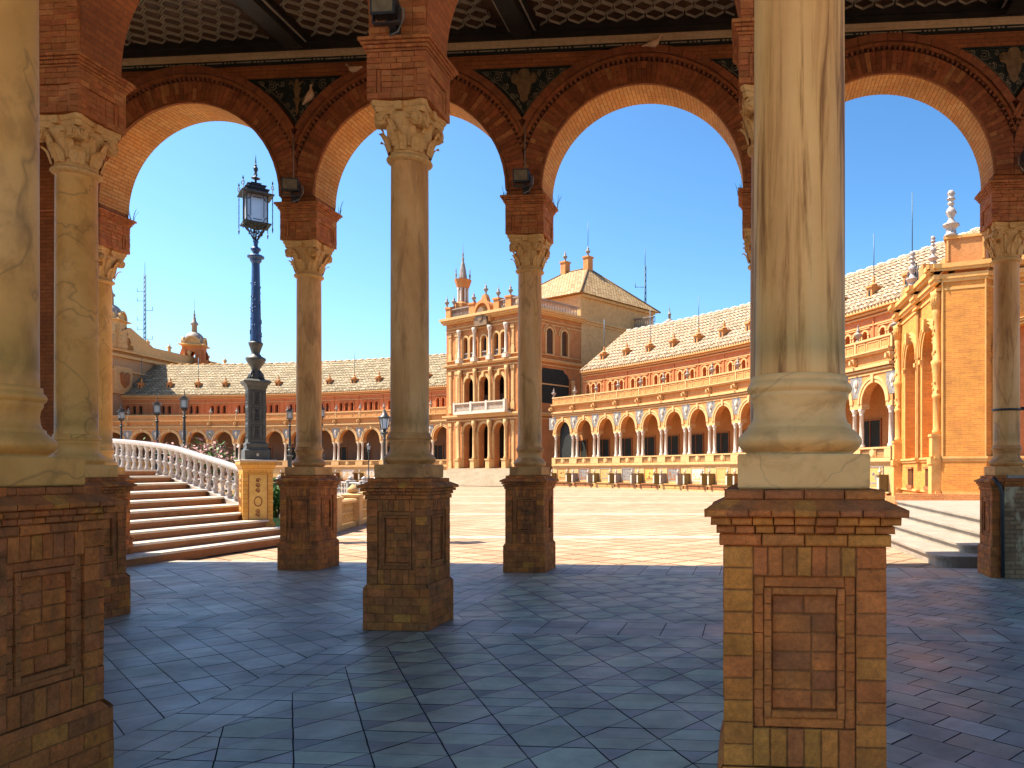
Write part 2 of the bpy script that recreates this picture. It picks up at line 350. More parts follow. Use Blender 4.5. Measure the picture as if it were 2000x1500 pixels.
def arch_wall(mb, u0, u1, z0, z1, ops, d, depth, seg=16, sill=True):
    """front face at d with round-headed openings (uc, r, zbot, zspring); reveals run back by depth"""
    cur = u0
    for uc, r, zb, zs in ops:
        mb.face([(cur, d, z0), (uc-r, d, z0), (uc-r, d, z1), (cur, d, z1)])
        if zb > z0: mb.face([(uc-r, d, z0), (uc+r, d, z0), (uc+r, d, zb), (uc-r, d, zb)])
        P = [(uc-r*cos(pi*k/seg), zs+r*sin(pi*k/seg)) for k in range(seg+1)]
        for a, b in zip(P, P[1:]):
            mb.face([(a[0], d, a[1]), (b[0], d, b[1]), (b[0], d, z1), (a[0], d, z1)])
        arc = 0
        for a, b in zip(P, P[1:]):
            L = hypot(b[0]-a[0], b[1]-a[1])
            mb.face([(a[0], d-depth, a[1]), (b[0], d-depth, b[1]), (b[0], d, b[1]), (a[0], d, a[1])], uv=[(0, arc), (0, arc+L), (depth, arc+L), (depth, arc)], sm=False); arc += L
        for q in (uc-r, uc+r): mb.face([(q, d-depth, zb), (q, d, zb), (q, d, zs), (q, d-depth, zs)])
        if sill: mb.face([(uc-r, d-depth, zb), (uc+r, d-depth, zb), (uc+r, d, zb), (uc-r, d, zb)])
        cur = uc+r
    mb.face([(cur, d, z0), (u1, d, z0), (u1, d, z1), (cur, d, z1)])
def ring(mb, uc, zs, r0, r1, d0, d1, seg=20, zb=None, clip=None):
    """an archivolt from r0 to r1, d0 (wall) to d1 (front); zb carries it down as jambs"""
    def pt(r, t, d): return (uc+r*cos(t), d, zs+r*sin(t))
    for k in range(seg):
        t0, t1 = pi*k/seg, pi*(k+1)/seg
        ra = rb = r1
        if clip:
            ra = min(r1, clip/max(abs(cos(t0)), 1e-6)); rb = min(r1, clip/max(abs(cos(t1)), 1e-6))
            if ra <= r0+1e-4 and rb <= r0+1e-4: continue
            ra = max(ra, r0+1e-4); rb = max(rb, r0+1e-4)
        mb.face([pt(r0, t0, d1), pt(r0, t1, d1), pt(rb, t1, d1), pt(ra, t0, d1)])
        mb.face([pt(r0, t0, d0), pt(r0, t1, d0), pt(r0, t1, d1), pt(r0, t0, d1)])
        mb.face([pt(ra, t0, d0), pt(rb, t1, d0), pt(rb, t1, d1), pt(ra, t0, d1)])
    if zb is not None:
        for sg in (-1, 1):
            a, b = sorted((uc+sg*r0, uc+sg*r1)); mb.bx(a, b, min(d0, d1), max(d0, d1), zb, zs)
def arcpanel(mb, uc, r, zb, zs, d, seg=12, col=None):
    P = [(uc-r, zb), (uc+r, zb)]+[(uc+r*cos(pi*k/seg), zs+r*sin(pi*k/seg)) for k in range(seg+1)]
    mb.face([(u, d, z) for u, z in P], col=col)
def vary(c, a=.12):
    f = 1+rnd.uniform(-a, a); return tuple(max(.005, x*f*(1+rnd.uniform(-.06, .06))) for x in c)
OCHRE, ORANGE, REDB, BROWN, PALE = (.64, .235, .042), (.60, .19, .042), (.58, .185, .045), (.46, .155, .045), (.62, .30, .10)

# ------------------------------------------------------------------ columns of the hall
def slab_brick(mb, u0, u1, z0, z1, back, front, col, g=.0026, bev=.004):
    """one bevelled brick on a face plane, local (u, d, z)"""
    u0 += g; u1 -= g; z0 += g; z1 -= g
    if u1-u0 < .01 or z1-z0 < .01: return
    front += rnd.uniform(-.0025, .002)
    j = lambda: rnd.uniform(-.0015, .0015)
    o = [(u0+j(), z0+j()), (u1+j(), z0+j()), (u1+j(), z1+j()), (u0+j(), z1+j())]
    i = [(o[0][0]+bev, o[0][1]+bev), (o[1][0]-bev, o[1][1]+bev), (o[2][0]-bev, o[2][1]-bev), (o[3][0]+bev, o[3][1]-bev)]
    mb.face([(u, front, z) for u, z in i], col=col)
    for k in range(4):
        m = (k+1) % 4
        mb.face([(*_d(o[k], front-bev),), (*_d(o[m], front-bev),), (*_d(i[m], front),), (*_d(i[k], front),)], col=col)
        mb.face([_d(o[k], back), _d(o[m], back), _d(o[m], front-bev), _d(o[k], front-bev)], col=col)
def _d(q, d): return (q[0], d, q[1])
def face_tfs():
    return [lambda p: (p[0], -p[1], p[2]), lambda p: (p[1], p[0], p[2]), lambda p: (-p[0], p[1], p[2]), lambda p: (-p[1], -p[0], p[2])]
def pick(pal):
    r = rnd.random(); t = 0
    for c, wgt in pal:
        t += wgt
        if r <= t: return vary(c)
    return vary(pal[-1][0])
def pedestal(pal, seed):
    rnd.seed(seed)
    mb = MB(); H = .32
    mb.col = (.22, .09, .03)
    mb.sqprof([(H-.05, 0), (H-.05, 1.40)]); mb.tf = None
    for k, tf in enumerate(face_tfs()):
        mb.tf = tf; e = H if k % 2 == 0 else H-.028
        bH = H+.028; be = bH if k % 2 == 0 else bH-.03
        z = 0
        for row in range(5):                                            # plinth courses
            zt = z+.086; u = -be; off = row % 2
            cuts = [-be] + ([-.22, -.02, .17] if off else [-.30, -.11, .08, .26]) + [be]
            for a, b in zip(cuts, cuts[1:]): slab_brick(mb, a, b, z, zt, H-.03, bH, pick(pal))
            z = zt
        mc = (.30, .125, .035)
        def mort(ua, ub, za, zb, d): mb.face([(ua, d, za), (ub, d, za), (ub, d, zb), (ua, d, zb)], col=mc)
        for sg in (-1, 1):
            for ua, ub, za, zb, d in ((.20, e-.004, .472, 1.345, H-.006), (.158, .20, .625, 1.225, H-.022), (.128, .158, .665, 1.18, H-.010)): mort(*sorted((sg*ua, sg*ub)), za, zb, d)
        mort(-.20, .20, 1.225, 1.345, H-.006); mort(-.20, .20, .472, .625, H-.010); mort(-.128, .128, .695, 1.15, H-.036); mort(-be+.004, be-.004, 0, .43, bH-.006)
        n = 5
        for q in range(n):                                              # sloped course
            a, b = -be+2*be*q/n, -be+2*be*(q+1)/n; c = pick(pal); f = e/be
            mb.face([(a, bH-.003, .43), (b, bH-.003, .43), (b*f, H, .47), (a*f, H, .47)], col=c)
        z0 = .472; rows = int((1.345-z0)/.0795); hh = (1.345-z0)/rows
        qb = .20                                                         # inner edge of the corner quoins
        for r_ in range(rows):
            za, zb = z0+hh*r_, z0+hh*(r_+1)
            for sgn in (-1, 1):
                a, b = sorted((sgn*e, sgn*qb)); slab_brick(mb, a, b, za, zb, H-.055, H, pick(pal))
        def sold(z_a, z_b, n, d, w=qb):
            for q in range(n):
                a = -w+2*w*q/n; slab_brick(mb, a, a+2*w/n, z_a, z_b, H-.055, d, pick(pal))
        sold(1.225, 1.345, 7, H)
        sold(.472, .625, 6, H-.004)
        fcol = pal[0][0] if pal is PAL_D else ORANGE
        for (wo_, wi, zt0, zt1, zb0, zb1, d) in ((.20, .158, 1.225, 1.18, .625, .665, H-.016), (.158, .128, 1.18, 1.15, .665, .695, H-.004)):
            for sgn in (-1, 1):
                nb = 8; zz = (zt0-zb0)/nb
                for q in range(nb):
                    a, b = sorted((sgn*wo_, sgn*wi)); slab_brick(mb, a, b, zb0+zz*q, zb0+zz*(q+1), H-.05, d, vary(fcol, .07), .0014, .003)
            slab_brick(mb, -wi, wi, zt1, zt0, H-.05, d, vary(fcol, .07), .0014); slab_brick(mb, -wi, wi, zb0, zb1, H-.05, d, vary(fcol, .07), .0014)
        r8 = 6; hz = (1.15-.695)/r8
        inner = [(REDB, .55), (ORANGE, .3), (BROWN, .15)]
        for q in range(r8):
            cut = rnd.choice((-.04, .03, .0)); za = .695+hz*q
            slab_brick(mb, -.128, cut, za, za+hz, H-.06, H-.03, pick(inner)); slab_brick(mb, cut, .128, za, za+hz, H-.06, H-.03, pick(inner))
        zc = [(1.345, 1.395, .334), (1.395, 1.428, .348), (1.428, 1.462, .368)]
        for ci, (za, zb, hc) in enumerate(zc):
            ee = hc if k % 2 == 0 else hc-.03
            ns = 4 if ci == 0 else 9
            for q in range(ns): slab_brick(mb, -ee+2*ee*q/ns, -ee+2*ee*(q+1)/ns, za, zb, .28, hc, pick(pal), .002, .006)
        he = .392
        for q in range(9):                                               # drip course and weathered slope
            c = pick([(BROWN, .35), (ORANGE, .4), (OCHRE, .25)]); ee = he if k % 2 == 0 else he-.001
            a, b = -ee+2*ee*q/9, -ee+2*ee*(q+1)/9
            slab_brick(mb, a, b, 1.462, 1.492, .3, he-.001*(k % 2), c, .0015, .006)
            f = .315/he
            mb.face([(a, he-.008, 1.490), (b, he-.008, 1.490), (b*f, .315, 1.527), (a*f, .315, 1.527)], col=c)
        for q in range(4):
            ee = .315 if k % 2 == 0 else .29
            slab_brick(mb, -ee+2*ee*q/4, -ee+2*ee*(q+1)/4, 1.525, 1.568, .2, .315, pick([(BROWN, .5), (ORANGE, .5)]), .0015, .008)
    mb.tf = None; mb.face([(-.31, -.31, 1.5665), (.31, -.31, 1.5665), (.31, .31, 1.5665), (-.31, .31, 1.5665)], col=(.2, .1, .05))
    return mb
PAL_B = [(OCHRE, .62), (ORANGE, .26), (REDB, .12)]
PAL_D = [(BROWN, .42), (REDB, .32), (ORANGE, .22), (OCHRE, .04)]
def plinth_mb():
    mb = MB(); mb.sqprof([(.255, 1.568), (.262, 1.575), (.264, 1.70), (.258, 1.71), (.0, 1.711)], caps=False); return mb
def base_mb():
    mb = MB(); P = [(.235, 1.711)]
    P += [(.225+.042*sin(pi*k/10), 1.713+.11*k/10) for k in range(11)]
    P += [(.222, 1.825), (.222, 1.838), (.206, 1.85), (.199, 1.875), (.1965, 1.905), (.200, 1.935), (.211, 1.955), (.211, 1.966)]
    P += [(.209+.017*sin(pi*k/8), 1.967+.055*k/8) for k in range(9)]
    P += [(.209, 2.024), (.209, 2.045), (.197, 2.047)]
    mb.lathe(P, 48); return mb
def shaft_mb():
    mb = MB(); P = [(.197, 2.047), (.196, 2.15)]+[(.1955-.006*(k/10)**2, 2.15+2.76*k/10) for k in range(11)]; mb.lathe(P, 48, cap=False); return mb
def capital_mb():
    mb = MB(); P = [(.19, 4.90)]+[(.20+.035*sin(pi*k/8), 4.905+.07*k/8) for k in range(9)]+[(.196, 4.98), (.196, 5.0), (.205, 5.12), (.225, 5.24), (.25, 5.33), (.262, 5.375), (.2, 5.38)]
    mb.lathe(P, 32)
    ab = []                                                              # abacus: concave sides, cut corners
    for k in range(4):
        a = pi/2*k
        for t in [-1, -.8, -.5, -.25, 0, .25, .5, .8, 1]:
            u = t*.262; d = .30-.045*(1-t*t); ab.append((d*cos(a)-u*sin(a), d*sin(a)+u*cos(a)))
    for f0, f1, z0, z1 in ((.90, .93, 5.375, 5.40), (.93, .93, 5.40, 5.43), (.95, 1.0, 5.43, 5.45), (1.0, 1.0, 5.45, 5.487)):
        n = len(ab)
        for i in range(n):
            a, b = ab[i], ab[(i+1) % n]
            mb.face([(a[0]*f0, a[1]*f0, z0), (b[0]*f0, b[1]*f0, z0), (b[0]*f1, b[1]*f1, z1), (a[0]*f1, a[1]*f1, z1)])
    mb.face([(x, y, 5.487) for x, y in ab]); mb.face([(x*.9, y*.9, 5.375) for x, y in ab])
    for k, tf in enumerate(face_tfs()):
        mb.tf = tf
        for sg in (-1, 1):                                               # volutes, two on each face
            cx_, cz = sg*.185, 5.305
            for rr, d in ((.072, .262), (.055, .272), (.03, .284)):
                P = [(cx_+rr*cos(2*pi*q/16), cz+rr*sin(2*pi*q/16)) for q in range(16)]; mb.plate(P, .15, d)
            sp = [(cx_+(.012+.062*q/26)*cos(q*.42*sg+1), .278-.0004*q, cz+(.012+.062*q/26)*sin(q*.42*sg+1)) for q in range(27)]
            mb.tube(sp, .0085, 5)
            sp = [(sg*(.185-.17*q/8), .262-.03*sin(pi*q/16), 5.372-.004*q*(1-q/8)) for q in range(9)]; mb.tube(sp, .012, 5)
        mb.plate([(-.035, 5.39), (.035, 5.39), (.045, 5.44), (.03, 5.475), (-.03, 5.475), (-.045, 5.44)], .2, .285)
    mb.tf = None
    for tier, (zb, h, n, off, r0) in enumerate(((5.0, .16, 8, 0, .20), (5.04, .25, 8, pi/8, .206))):
        for k in range(n):                                               # acanthus leaves that curl outwards
            a = 2*pi*k/n+off
            S = [(0, .0), (.4, .006), (.75, .016), (.95, .04), (1.04, .062), (.97, .078)]
            wd = [.058, .072, .066, .05, .034, .012]
            for (t0, o0), (t1, o1), w0, w1 in zip(S, S[1:], wd, wd[1:]):
                def q(t, o, wv, m):
                    z = zb+h*t; r = r0+.03*max(t, 0)+o+.012+(.016 if m == 0 else 0); return (r*cos(a)-wv*m*sin(a), r*sin(a)+wv*m*cos(a), z)
                for m0, m1 in ((-1, -.35), (-.35, 0), (0, .35), (.35, 1)):
                    mb.face([q(t0, o0, w0, m0), q(t0, o0, w0, m1), q(t1, o1, w1, m1), q(t1, o1, w1, m0)])
    return mb
def impost_mb(seed, pal):
    rnd.seed(seed); mb = MB(); H = .318; mb.col = (.22, .08, .035); mb.sqprof([(H-.045, 5.488), (H-.045, 6.09)])
    for k, tf in enumerate(face_tfs()):
        mb.tf = tf; e = H if k % 2 == 0 else H-.03
        def row(za, zb, ua, ub, n, d, b=.25): 
            for q in range(n): slab_brick(mb, ua+(ub-ua)*q/n, ua+(ub-ua)*(q+1)/n, za, zb, b, d, pick(pal), .0018, .003)
        row(5.488, 5.55, -e, e, 5, H); row(5.79, 5.85, -e, e, 5, H); row(5.85, 5.91, -e, e, 4, H); row(5.91, 5.965, -e, e, 5, H)
        for q in range(4):
            za = 5.55+.06*q
            row(za, za+.06, -e, -.215, 1, H); row(za, za+.06, .215, e, 1, H); row(za, za+.06, -.175, .175, 3, H-.024)
        row(5.55, 5.79, -.215, -.175, 1, H-.012); row(5.55, 5.79, .175, .215, 1, H-.012)
        for za, zb, hc, n in ((5.965, 5.993, .328, 4), (5.993, 6.03, .345, 12), (6.03, 6.06, .364, 10), (6.06, 6.098, .386, 8)):
            ee = hc if k % 2 == 0 else hc-.03; row(za, zb, -ee, ee, n, hc, .28)
    mb.tf = None; mb.face([(-.385, -.385, 6.0975), (.385, -.385, 6.0975), (.385, .385, 6.0975), (-.385, .385, 6.0975)], col=(.2, .09, .05)); return mb
X0, BAY, Y1, Y2, Y3 = -3.616, 3.835, 12.49, 7.955, 3.367
PROTO = {}
PAL_I = [((.50, .18, .06), .6), ((.45, .15, .05), .3), ((.55, .22, .08), .1)]
def column(label, i, y, ped, shaft, seed):
    cat = 'column'; px, py = G(X0+BAY*i, y)
    r = thing('stone_column', label, cat, (px, py, 0), -GA, 'marble columns of the hall')
    def part(key, name, fn, mat):
        if key not in PROTO: PROTO[key] = fn().build(name, mat, r); return PROTO[key]
        c = PROTO[key].copy(); c.data = PROTO[key].data; COL.objects.link(c); c.parent = r; return c
    pal = PAL_B if ped == 'b' else PAL_D
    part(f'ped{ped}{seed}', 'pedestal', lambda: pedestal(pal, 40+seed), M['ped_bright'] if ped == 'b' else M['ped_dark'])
    bs_ = shaft.replace('marble', 'base'); part('plinth'+shaft, 'plinth', plinth_mb, M[bs_]); part('base'+shaft, 'column_base', base_mb, M[bs_]); part('shaft'+shaft, 'shaft', shaft_mb, M[shaft])
    part('cap', 'capital', capital_mb, M['stone_cap']); part(f'imp{seed}', 'impost_block', lambda: impost_mb(70+seed, PAL_I), M['block_brick'])
    return r
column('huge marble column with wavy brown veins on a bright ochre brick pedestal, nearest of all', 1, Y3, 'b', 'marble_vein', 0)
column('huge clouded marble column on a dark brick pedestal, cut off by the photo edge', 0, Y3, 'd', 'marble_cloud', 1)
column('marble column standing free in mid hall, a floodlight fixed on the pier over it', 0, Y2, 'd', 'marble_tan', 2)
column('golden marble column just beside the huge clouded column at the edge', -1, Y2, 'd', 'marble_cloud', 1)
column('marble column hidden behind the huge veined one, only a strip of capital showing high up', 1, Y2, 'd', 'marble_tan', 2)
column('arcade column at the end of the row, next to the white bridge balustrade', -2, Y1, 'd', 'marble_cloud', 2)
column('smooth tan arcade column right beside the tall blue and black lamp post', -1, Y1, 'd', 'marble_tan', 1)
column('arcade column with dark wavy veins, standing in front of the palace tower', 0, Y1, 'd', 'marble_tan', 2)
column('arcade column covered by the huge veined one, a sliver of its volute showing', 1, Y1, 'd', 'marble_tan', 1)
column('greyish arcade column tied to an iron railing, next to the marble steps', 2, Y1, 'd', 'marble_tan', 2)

# ------------------------------------------------------------------ the hall: arcade walls, ceiling, floor
def gfr(y): return (G(0, y), -GA)
def gobj(mb, name, mat, parent): return mb.build(name, mat, parent)
XL, XR = X0-2.5*BAY, X0+3.5*BAY
ARC_R, ARC_Z, WZ = BAY/2-.30, 6.19, 6.10
# row 1, the arcade towards the plaza; local x along it, y from front (-) to back (+)
A1 = thing('brick_arcade', 'red brick arcade of round arches that opens the dark hall to the sunny plaza', 'arcade', (*G(0, Y1), 0), -GA)
flip = lambda p: (p[0], -p[1], p[2])
mb = MB(flip)
ops = [(X0+BAY*(i+.5), ARC_R, WZ, ARC_Z) for i in range(-3, 3) if XL < X0+BAY*(i+.5)-ARC_R]
xs0 = X0+BAY*-2-.30
arch_wall(mb, XL, XR-BAY*.5, WZ, 9.4, [o for o in ops if o[0]-ARC_R > XL], .30, .60, 40, sill=False)
mb.tf = None; mb.bx(XL, XR-BAY*.5, .26, .299, 8.9, 9.4); mb.bx(XL, xs0, -.28, .28, 0, 6.1)
arch_wall(mb, XL, XR-BAY*.5, WZ, 9.4, [o for o in ops if o[0]-ARC_R > XL], .30, 0.0, 40, sill=False)
mb.build('wall', M['wall_brick'], A1)
def arch_ring(uc):
    rnd.seed(int(uc*100)); m = MB(flip); c = BAY/2-.004
    m.col = (.13, .05, .03)
    ring(m, uc, ARC_Z, ARC_R+.004, 2.215, .30, .335, 60, clip=c)
    n = 72
    for k in range(n):                                                   # voussoirs as single bricks
        t0, t1 = pi*k/n+.0014, pi*(k+1)/n-.0014
        cut = rnd.choice((.36, .64, 1.0, 1.0, 1.0))
        rs = [(1.668, 1.668+.315*cut)]+([(1.668+.315*cut+.005, 1.983)] if cut < 1 else [])
        for ra, rb in rs:
            colr = pick([((.36, .12, .045), .55), ((.28, .09, .035), .35), ((.46, .19, .07), .10)]); d = .347+rnd.uniform(0, .006)
            lim = c/max(abs(cos((t0+t1)/2)), 1e-6); rb_ = min(rb, lim)
            if rb_-ra < .02: continue
            P = [(uc+r*cos(t), ARC_Z+r*sin(t)) for r, t in ((ra, t0), (rb_, t0), (rb_, t1), (ra, t1))]
            m.plate(P, .33, d, col=colr)
    for r0, r1, d, nn, colr in ((ARC_R+.001, 1.662, .375, 26, (.34, .115, .042)), (1.99, 2.035, .340, 60, (.08, .03, .016)), (2.037, 2.09, .395, 30, (.34, .115, .042)), (2.09, 2.10, .36, 30, (.10, .035, .018)), (2.10, 2.212, .43, 30, (.30, .10, .04))):
        for k in range(nn):
            t0, t1 = pi*k/nn, pi*(k+1)/nn
            lim = c/max(abs(cos((t0+t1)/2)), 1e-6); rr = min(r1, lim)
            if rr-r0 < .008: continue
            P = [(uc+r*cos(t), ARC_Z+r*sin(t)) for r, t in ((r0, t0+.0015), (rr, t0+.0015), (rr, t1-.0015), (r0, t1-.0015))]
            m.plate(P, .33, d+rnd.uniform(-.001, .001), col=vary(colr, .14))
    for k in range(76):                                                  # small toothed course under the outer moulding
        t = pi*(k+.5)/76
        if 2.035*abs(cos(t)) > c: continue
        P = [(uc+r*cos(tt), ARC_Z+r*sin(tt)) for r, tt in ((1.99, t-.009), (2.034, t-.009), (2.034, t+.009), (1.99, t+.009))]
        m.plate(P, .33, .385, col=vary((.30, .11, .05), .3))
    o = m.build('arch', M['vouss'], A1)
    s = MB(flip); seg = 40; arc = 0
    for k in range(seg):                                                 # brick soffit lining
        a, b = pi*k/seg, pi*(k+1)/seg; r = ARC_R-.006; L = r*pi/seg
        p = lambda t, d: (uc+r*cos(t), d, ARC_Z+r*sin(t))
        s.face([p(a, -.302), p(b, -.302), p(b, .334), p(a, .334)], uv=[(0, arc), (0, arc+L), (.64, arc+L), (.64, arc)]); arc += L
    for d in (-.302, .334):
        ring(s, uc, ARC_Z, ARC_R-.006, ARC_R+.002, d, d, seg)
    s.build('soffit', M['soffit'], o)
for o_ in ops: arch_ring(o_[0])
def spiral(m, cx, cz, r, turns, d, sg=1, th=.008, a0=0):
    n = int(14*turns); m.tube([(cx+sg*(r*(1-q/n*.85))*cos(a0+2*pi*turns*q/n), d, cz+(r*(1-q/n*.85))*sin(a0+2*pi*turns*q/n)) for q in range(n+1)], th, 5)
def spandrel(i):
    uc = X0+BAY*i; m = MB(flip); r = 2.225; h = BAY/2; zt = 8.170
    def arcp(rr, zt_, tip, sg, n=10):
        out = []
        t0 = math.acos(min(1, (h-tip)/rr)); t1 = math.asin((zt_-ARC_Z)/rr)
        for k in range(n+1):
            t = t0+(t1-t0)*k/n; out.append((uc+sg*(h-rr*cos(t)), ARC_Z+rr*sin(t)))
        return out
    def outline(rr, zt_, tip): return arcp(rr, zt_, tip, 1)+arcp(rr, zt_, tip, -1)[::-1]
    m.plate(outline(r, zt, .004), .30, .33); o = m.build('tile_panel', M['tile_dark'], A1)
    m = MB(flip)
    P = outline(r+.055, zt-.045, .004); m.tube([(u, .333, z) for u, z in P], .006, 5, closed=True)
    rnd.seed(i+5)
    for sg in (-1, 1):
        for (dx, z, rr, tr, a0) in ((.62, 8.080, .05, 1.6, 0), (.44, 8.030, .085, 1.8, 1), (.31, 7.870, .06, 1.7, 2.2), (.17, 7.700, .05, 1.6, .5), (.52, 7.950, .04, 1.3, 3), (.25, 8.070, .04, 1.4, 4), (.10, 7.590, .035, 1.4, 1)):
            if i % 2 == 0 and dx < .2 and z > 7.650: dx += .02
            spiral(m, uc+sg*dx, z, rr, tr, .338, sg, .007, a0)
        for _ in range(26):
            z = rnd.uniform(7.510, 8.120); wmax = h-sqrt(max(.01, (r+.07)**2-(z-ARC_Z)**2))-.03
            u = rnd.uniform(.05, max(.06, wmax)); s_ = rnd.uniform(.008, .02)
            m.plate([(uc+sg*u+s_*cos(q*1.257+u*9), z+s_*.8*sin(q*1.257)) for q in range(5)], .33, .338)
    m.build('scroll_relief', M['relief'], o)
    m = MB(flip)
    if i % 2 == 0:                                                       # cartouche with worn lettering lines
        S = [(0, 8.140), (.07, 8.120), (.10, 8.050), (.17, 8.080), (.22, 8.010), (.20, 7.920), (.12, 7.890), (.10, 7.780), (.06, 7.700), (.07, 7.650), (0, 7.590)]
        m.plate([(uc+a, b) for a, b in S]+[(uc-a, b) for a, b in S[::-1][1:-1]], .33, .348)
        for q in range(5): 
            z = 8.010-.042*q
            for e in range(5): m.bx(uc-.085+.035*e+.004*(q % 2), uc-.085+.035*e+.024, .348, .353, z-.012, z+.008)
        for sg in (-1, 1): spiral(m, uc+sg*.16, 8.000, .06, 1.5, .352, sg, .012, 1.5)
    else:                                                                # a vase-like candelabra
        S = [(0, 8.130), (.03, 8.110), (.035, 8.060), (.02, 8.030), (.07, 7.980), (.05, 7.910), (.03, 7.850), (.06, 7.790), (.03, 7.730), (.015, 7.650), (.03, 7.610), (0, 7.530)]
        m.plate([(uc+a, b) for a, b in S]+[(uc-a, b) for a, b in S[::-1][1:-1]], .33, .35)
        for sg in (-1, 1):
            m.tube([(uc+sg*(.02+.12*q/8), .345, 7.990+.10*sin(q/8*2.6)) for q in range(9)], .012, 5)
    m.build('cartouche', M['relief_gold'], o)
for i in range(-2, 3): spandrel(i)
m = MB(flip); m.bx(XL, XR-BAY*.5, .30, .345, 8.49, 8.61); m.bx(XL, XR-BAY*.5, .30, .358, 8.525, 8.58); m.build('cornice_band', M['band'], A1)
m = MB(flip); m.bx(XL, XR-BAY*.5, .30, .336, 8.405, 8.489); o = m.build('key_frieze', M['tile_dark'], A1)
m = MB(flip); x = XL; k = 0
while x < XR-BAY*.5-.5:
    m.bx(x, x+.27, .336, .341, 8.445, 8.462)
    for q in range(3): m.bx(x+.31+.065*q, x+.35+.065*q, .336, .341, 8.442, 8.465)
    x += .52
m.build('key_dashes', M['rib'], o)
m = MB(lambda p: (p[0], p[1], p[2])); m.prism([(-9.0, .301), (9.6, .301), (9.6, 1.75), (-.5, 1.75)], 9.22, 9.4); m.build('shade_overhang', M['wall_brick'], A1)  # unseen overhang, added and slanted to cast shade over the right steps
# row 2, plainer arches across the hall
A2 = thing('inner_brick_arcade', 'orange brick piers and high plain arches rising inside the hall above the free column', 'arcade', (*G(0, Y2), 0), -GA)
mb = MB(flip); arch_wall(mb, XL, XR-BAY, WZ, 9.1, [o for o in ops if o[0]-ARC_R > XL and o[0]+ARC_R < XR-BAY], .27, .54, 36, sill=False)
for o_ in ops:
    pass
mb.build('wall', brickm('inner_arch_brick', (.44, .15, .055), (.34, .11, .045), (.26, .11, .06), .25, .062, .006, .85, .5, .35), A2)
for i in range(-2, 3):
    m = MB(flip); u = X0+BAY*i; rnd.seed(i+90); H = .30
    z = 6.10; r_ = 0
    while z < 9.05:
        zt = z+.064
        for a, b in ((-H, -.17), (-.17, .17), (.17, H)):
            if 6.42 < z < 8.0 and a == -.17: d, n = .288, 2
            else: d, n = .315, (1 if b-a < .2 else 2)
            for q in range(n): slab_brick(m, u+a+(b-a)*q/n, u+a+(b-a)*(q+1)/n, z, zt, .25, d, pick(PAL_I), .0018, .003)
        z = zt
    m.build('pier', M['block_brick'], A2)
# ceiling: dark beams, brown coffers, pale honeycomb ribs
CE = thing('coffered_ceiling', 'dark timber coffered ceiling with pale honeycomb ribs over the hall', 'ceiling', (*G(0, 0), 0), -GA)
mb = MB(); mb.bx(XL, XR-BAY*.5, Y2-.2, Y1-.29, 8.80, 8.86); mb.build('coffer_board', M['wood_panel'], CE)
mb = MB(); mb.bx(XL, XR-BAY*.5, -1.6, Y1+.1, 9.06, 9.26); mb.bx(XL, XR-BAY*.5, -1.6, Y2-.21, 8.86, 9.05); mb.build('deck', M['wood'], CE)
mb = MB(); mb.bx(XL, XR-BAY*.5, Y1-.37, Y1-.302, 8.612, 8.80); mb.bx(XL, XR-BAY*.5, Y1-.42, Y1-.37, 8.70, 8.80); mb.build('wall_beam', M['wood'], CE)
for i in range(-2, 3):
    u = X0+BAY*i; mb = MB(); mb.bx(u-.15, u+.15, Y2+.28, Y1-.42, 8.60, 8.80); mb.bx(u-.24, u-.15, Y2+.28, Y1-.42, 8.70, 8.80); mb.bx(u+.15, u+.24, Y2+.28, Y1-.42, 8.70, 8.80)
    b = mb.build('cross_beam', M['wood'], CE)
    mb = MB()
    for s_ in (-.205, .205): mb.bx(u+s_-.012, u+s_+.012, Y2+.3, Y1-.44, 8.685, 8.70)
    mb.build('beam_line', M['rib'], b)
for i in range(-3, 2):
    xa, xb = X0+BAY*i+.30, X0+BAY*(i+1)-.30
    if xa < XL: xa = XL+.1
    mb = MB(); cw, csd, chh = .31, .10, .16
    for rw in range(11):
        y = Y1-.58-(chh+csd/2)*rw
        for c in range(int((xb-xa)/cw)+2):
            x = xa+cw*c+(cw/2 if rw % 2 else 0)
            for (ax, ay, bx_, by_) in ((cw/2, -csd/2, cw/2, csd/2), (0, -chh, cw/2, -csd/2), (-cw/2, -csd/2, 0, -chh)):
                f = .88; A_ = (x+ax*f, y+ay*f); B_ = (x+bx_*f, y+by_*f)
                for A_, B_ in ((A_, B_), ((2*x-A_[0], 2*y-A_[1]), (2*x-B_[0], 2*y-B_[1]))):
                    if min(A_[0], B_[0]) < xa or max(A_[0], B_[0]) > xb or max(A_[1], B_[1]) > Y1-.43: continue
                    dx, dy = B_[0]-A_[0], B_[1]-A_[1]; L = hypot(dx, dy); ox, oy = -dy/L*.0045, dx/L*.0045
                    mb.prism([(A_[0]-ox, A_[1]-oy), (B_[0]-ox, B_[1]-oy), (B_[0]+ox, B_[1]+oy), (A_[0]+ox, A_[1]+oy)], 8.765, 8.80)
    mb.build('coffer_ribs', M['rib'], CE)
# end wall on the left with one arched opening; its sunlight falls between the columns
EW = thing('end_wall', 'shadowed brick wall closing the hall behind the leftmost columns', 'wall', (*G(XL, 0), 0), -GA)
mb = MB(lambda p: (-p[1], p[0], p[2]))
arch_wall(mb, -1.6, Y1-.31, 0, 9.06, [(9.25, 1.25, 0, 5.9)], .0, .5, 24, sill=False)
mb.build('wall', M['wall_brick'], EW)
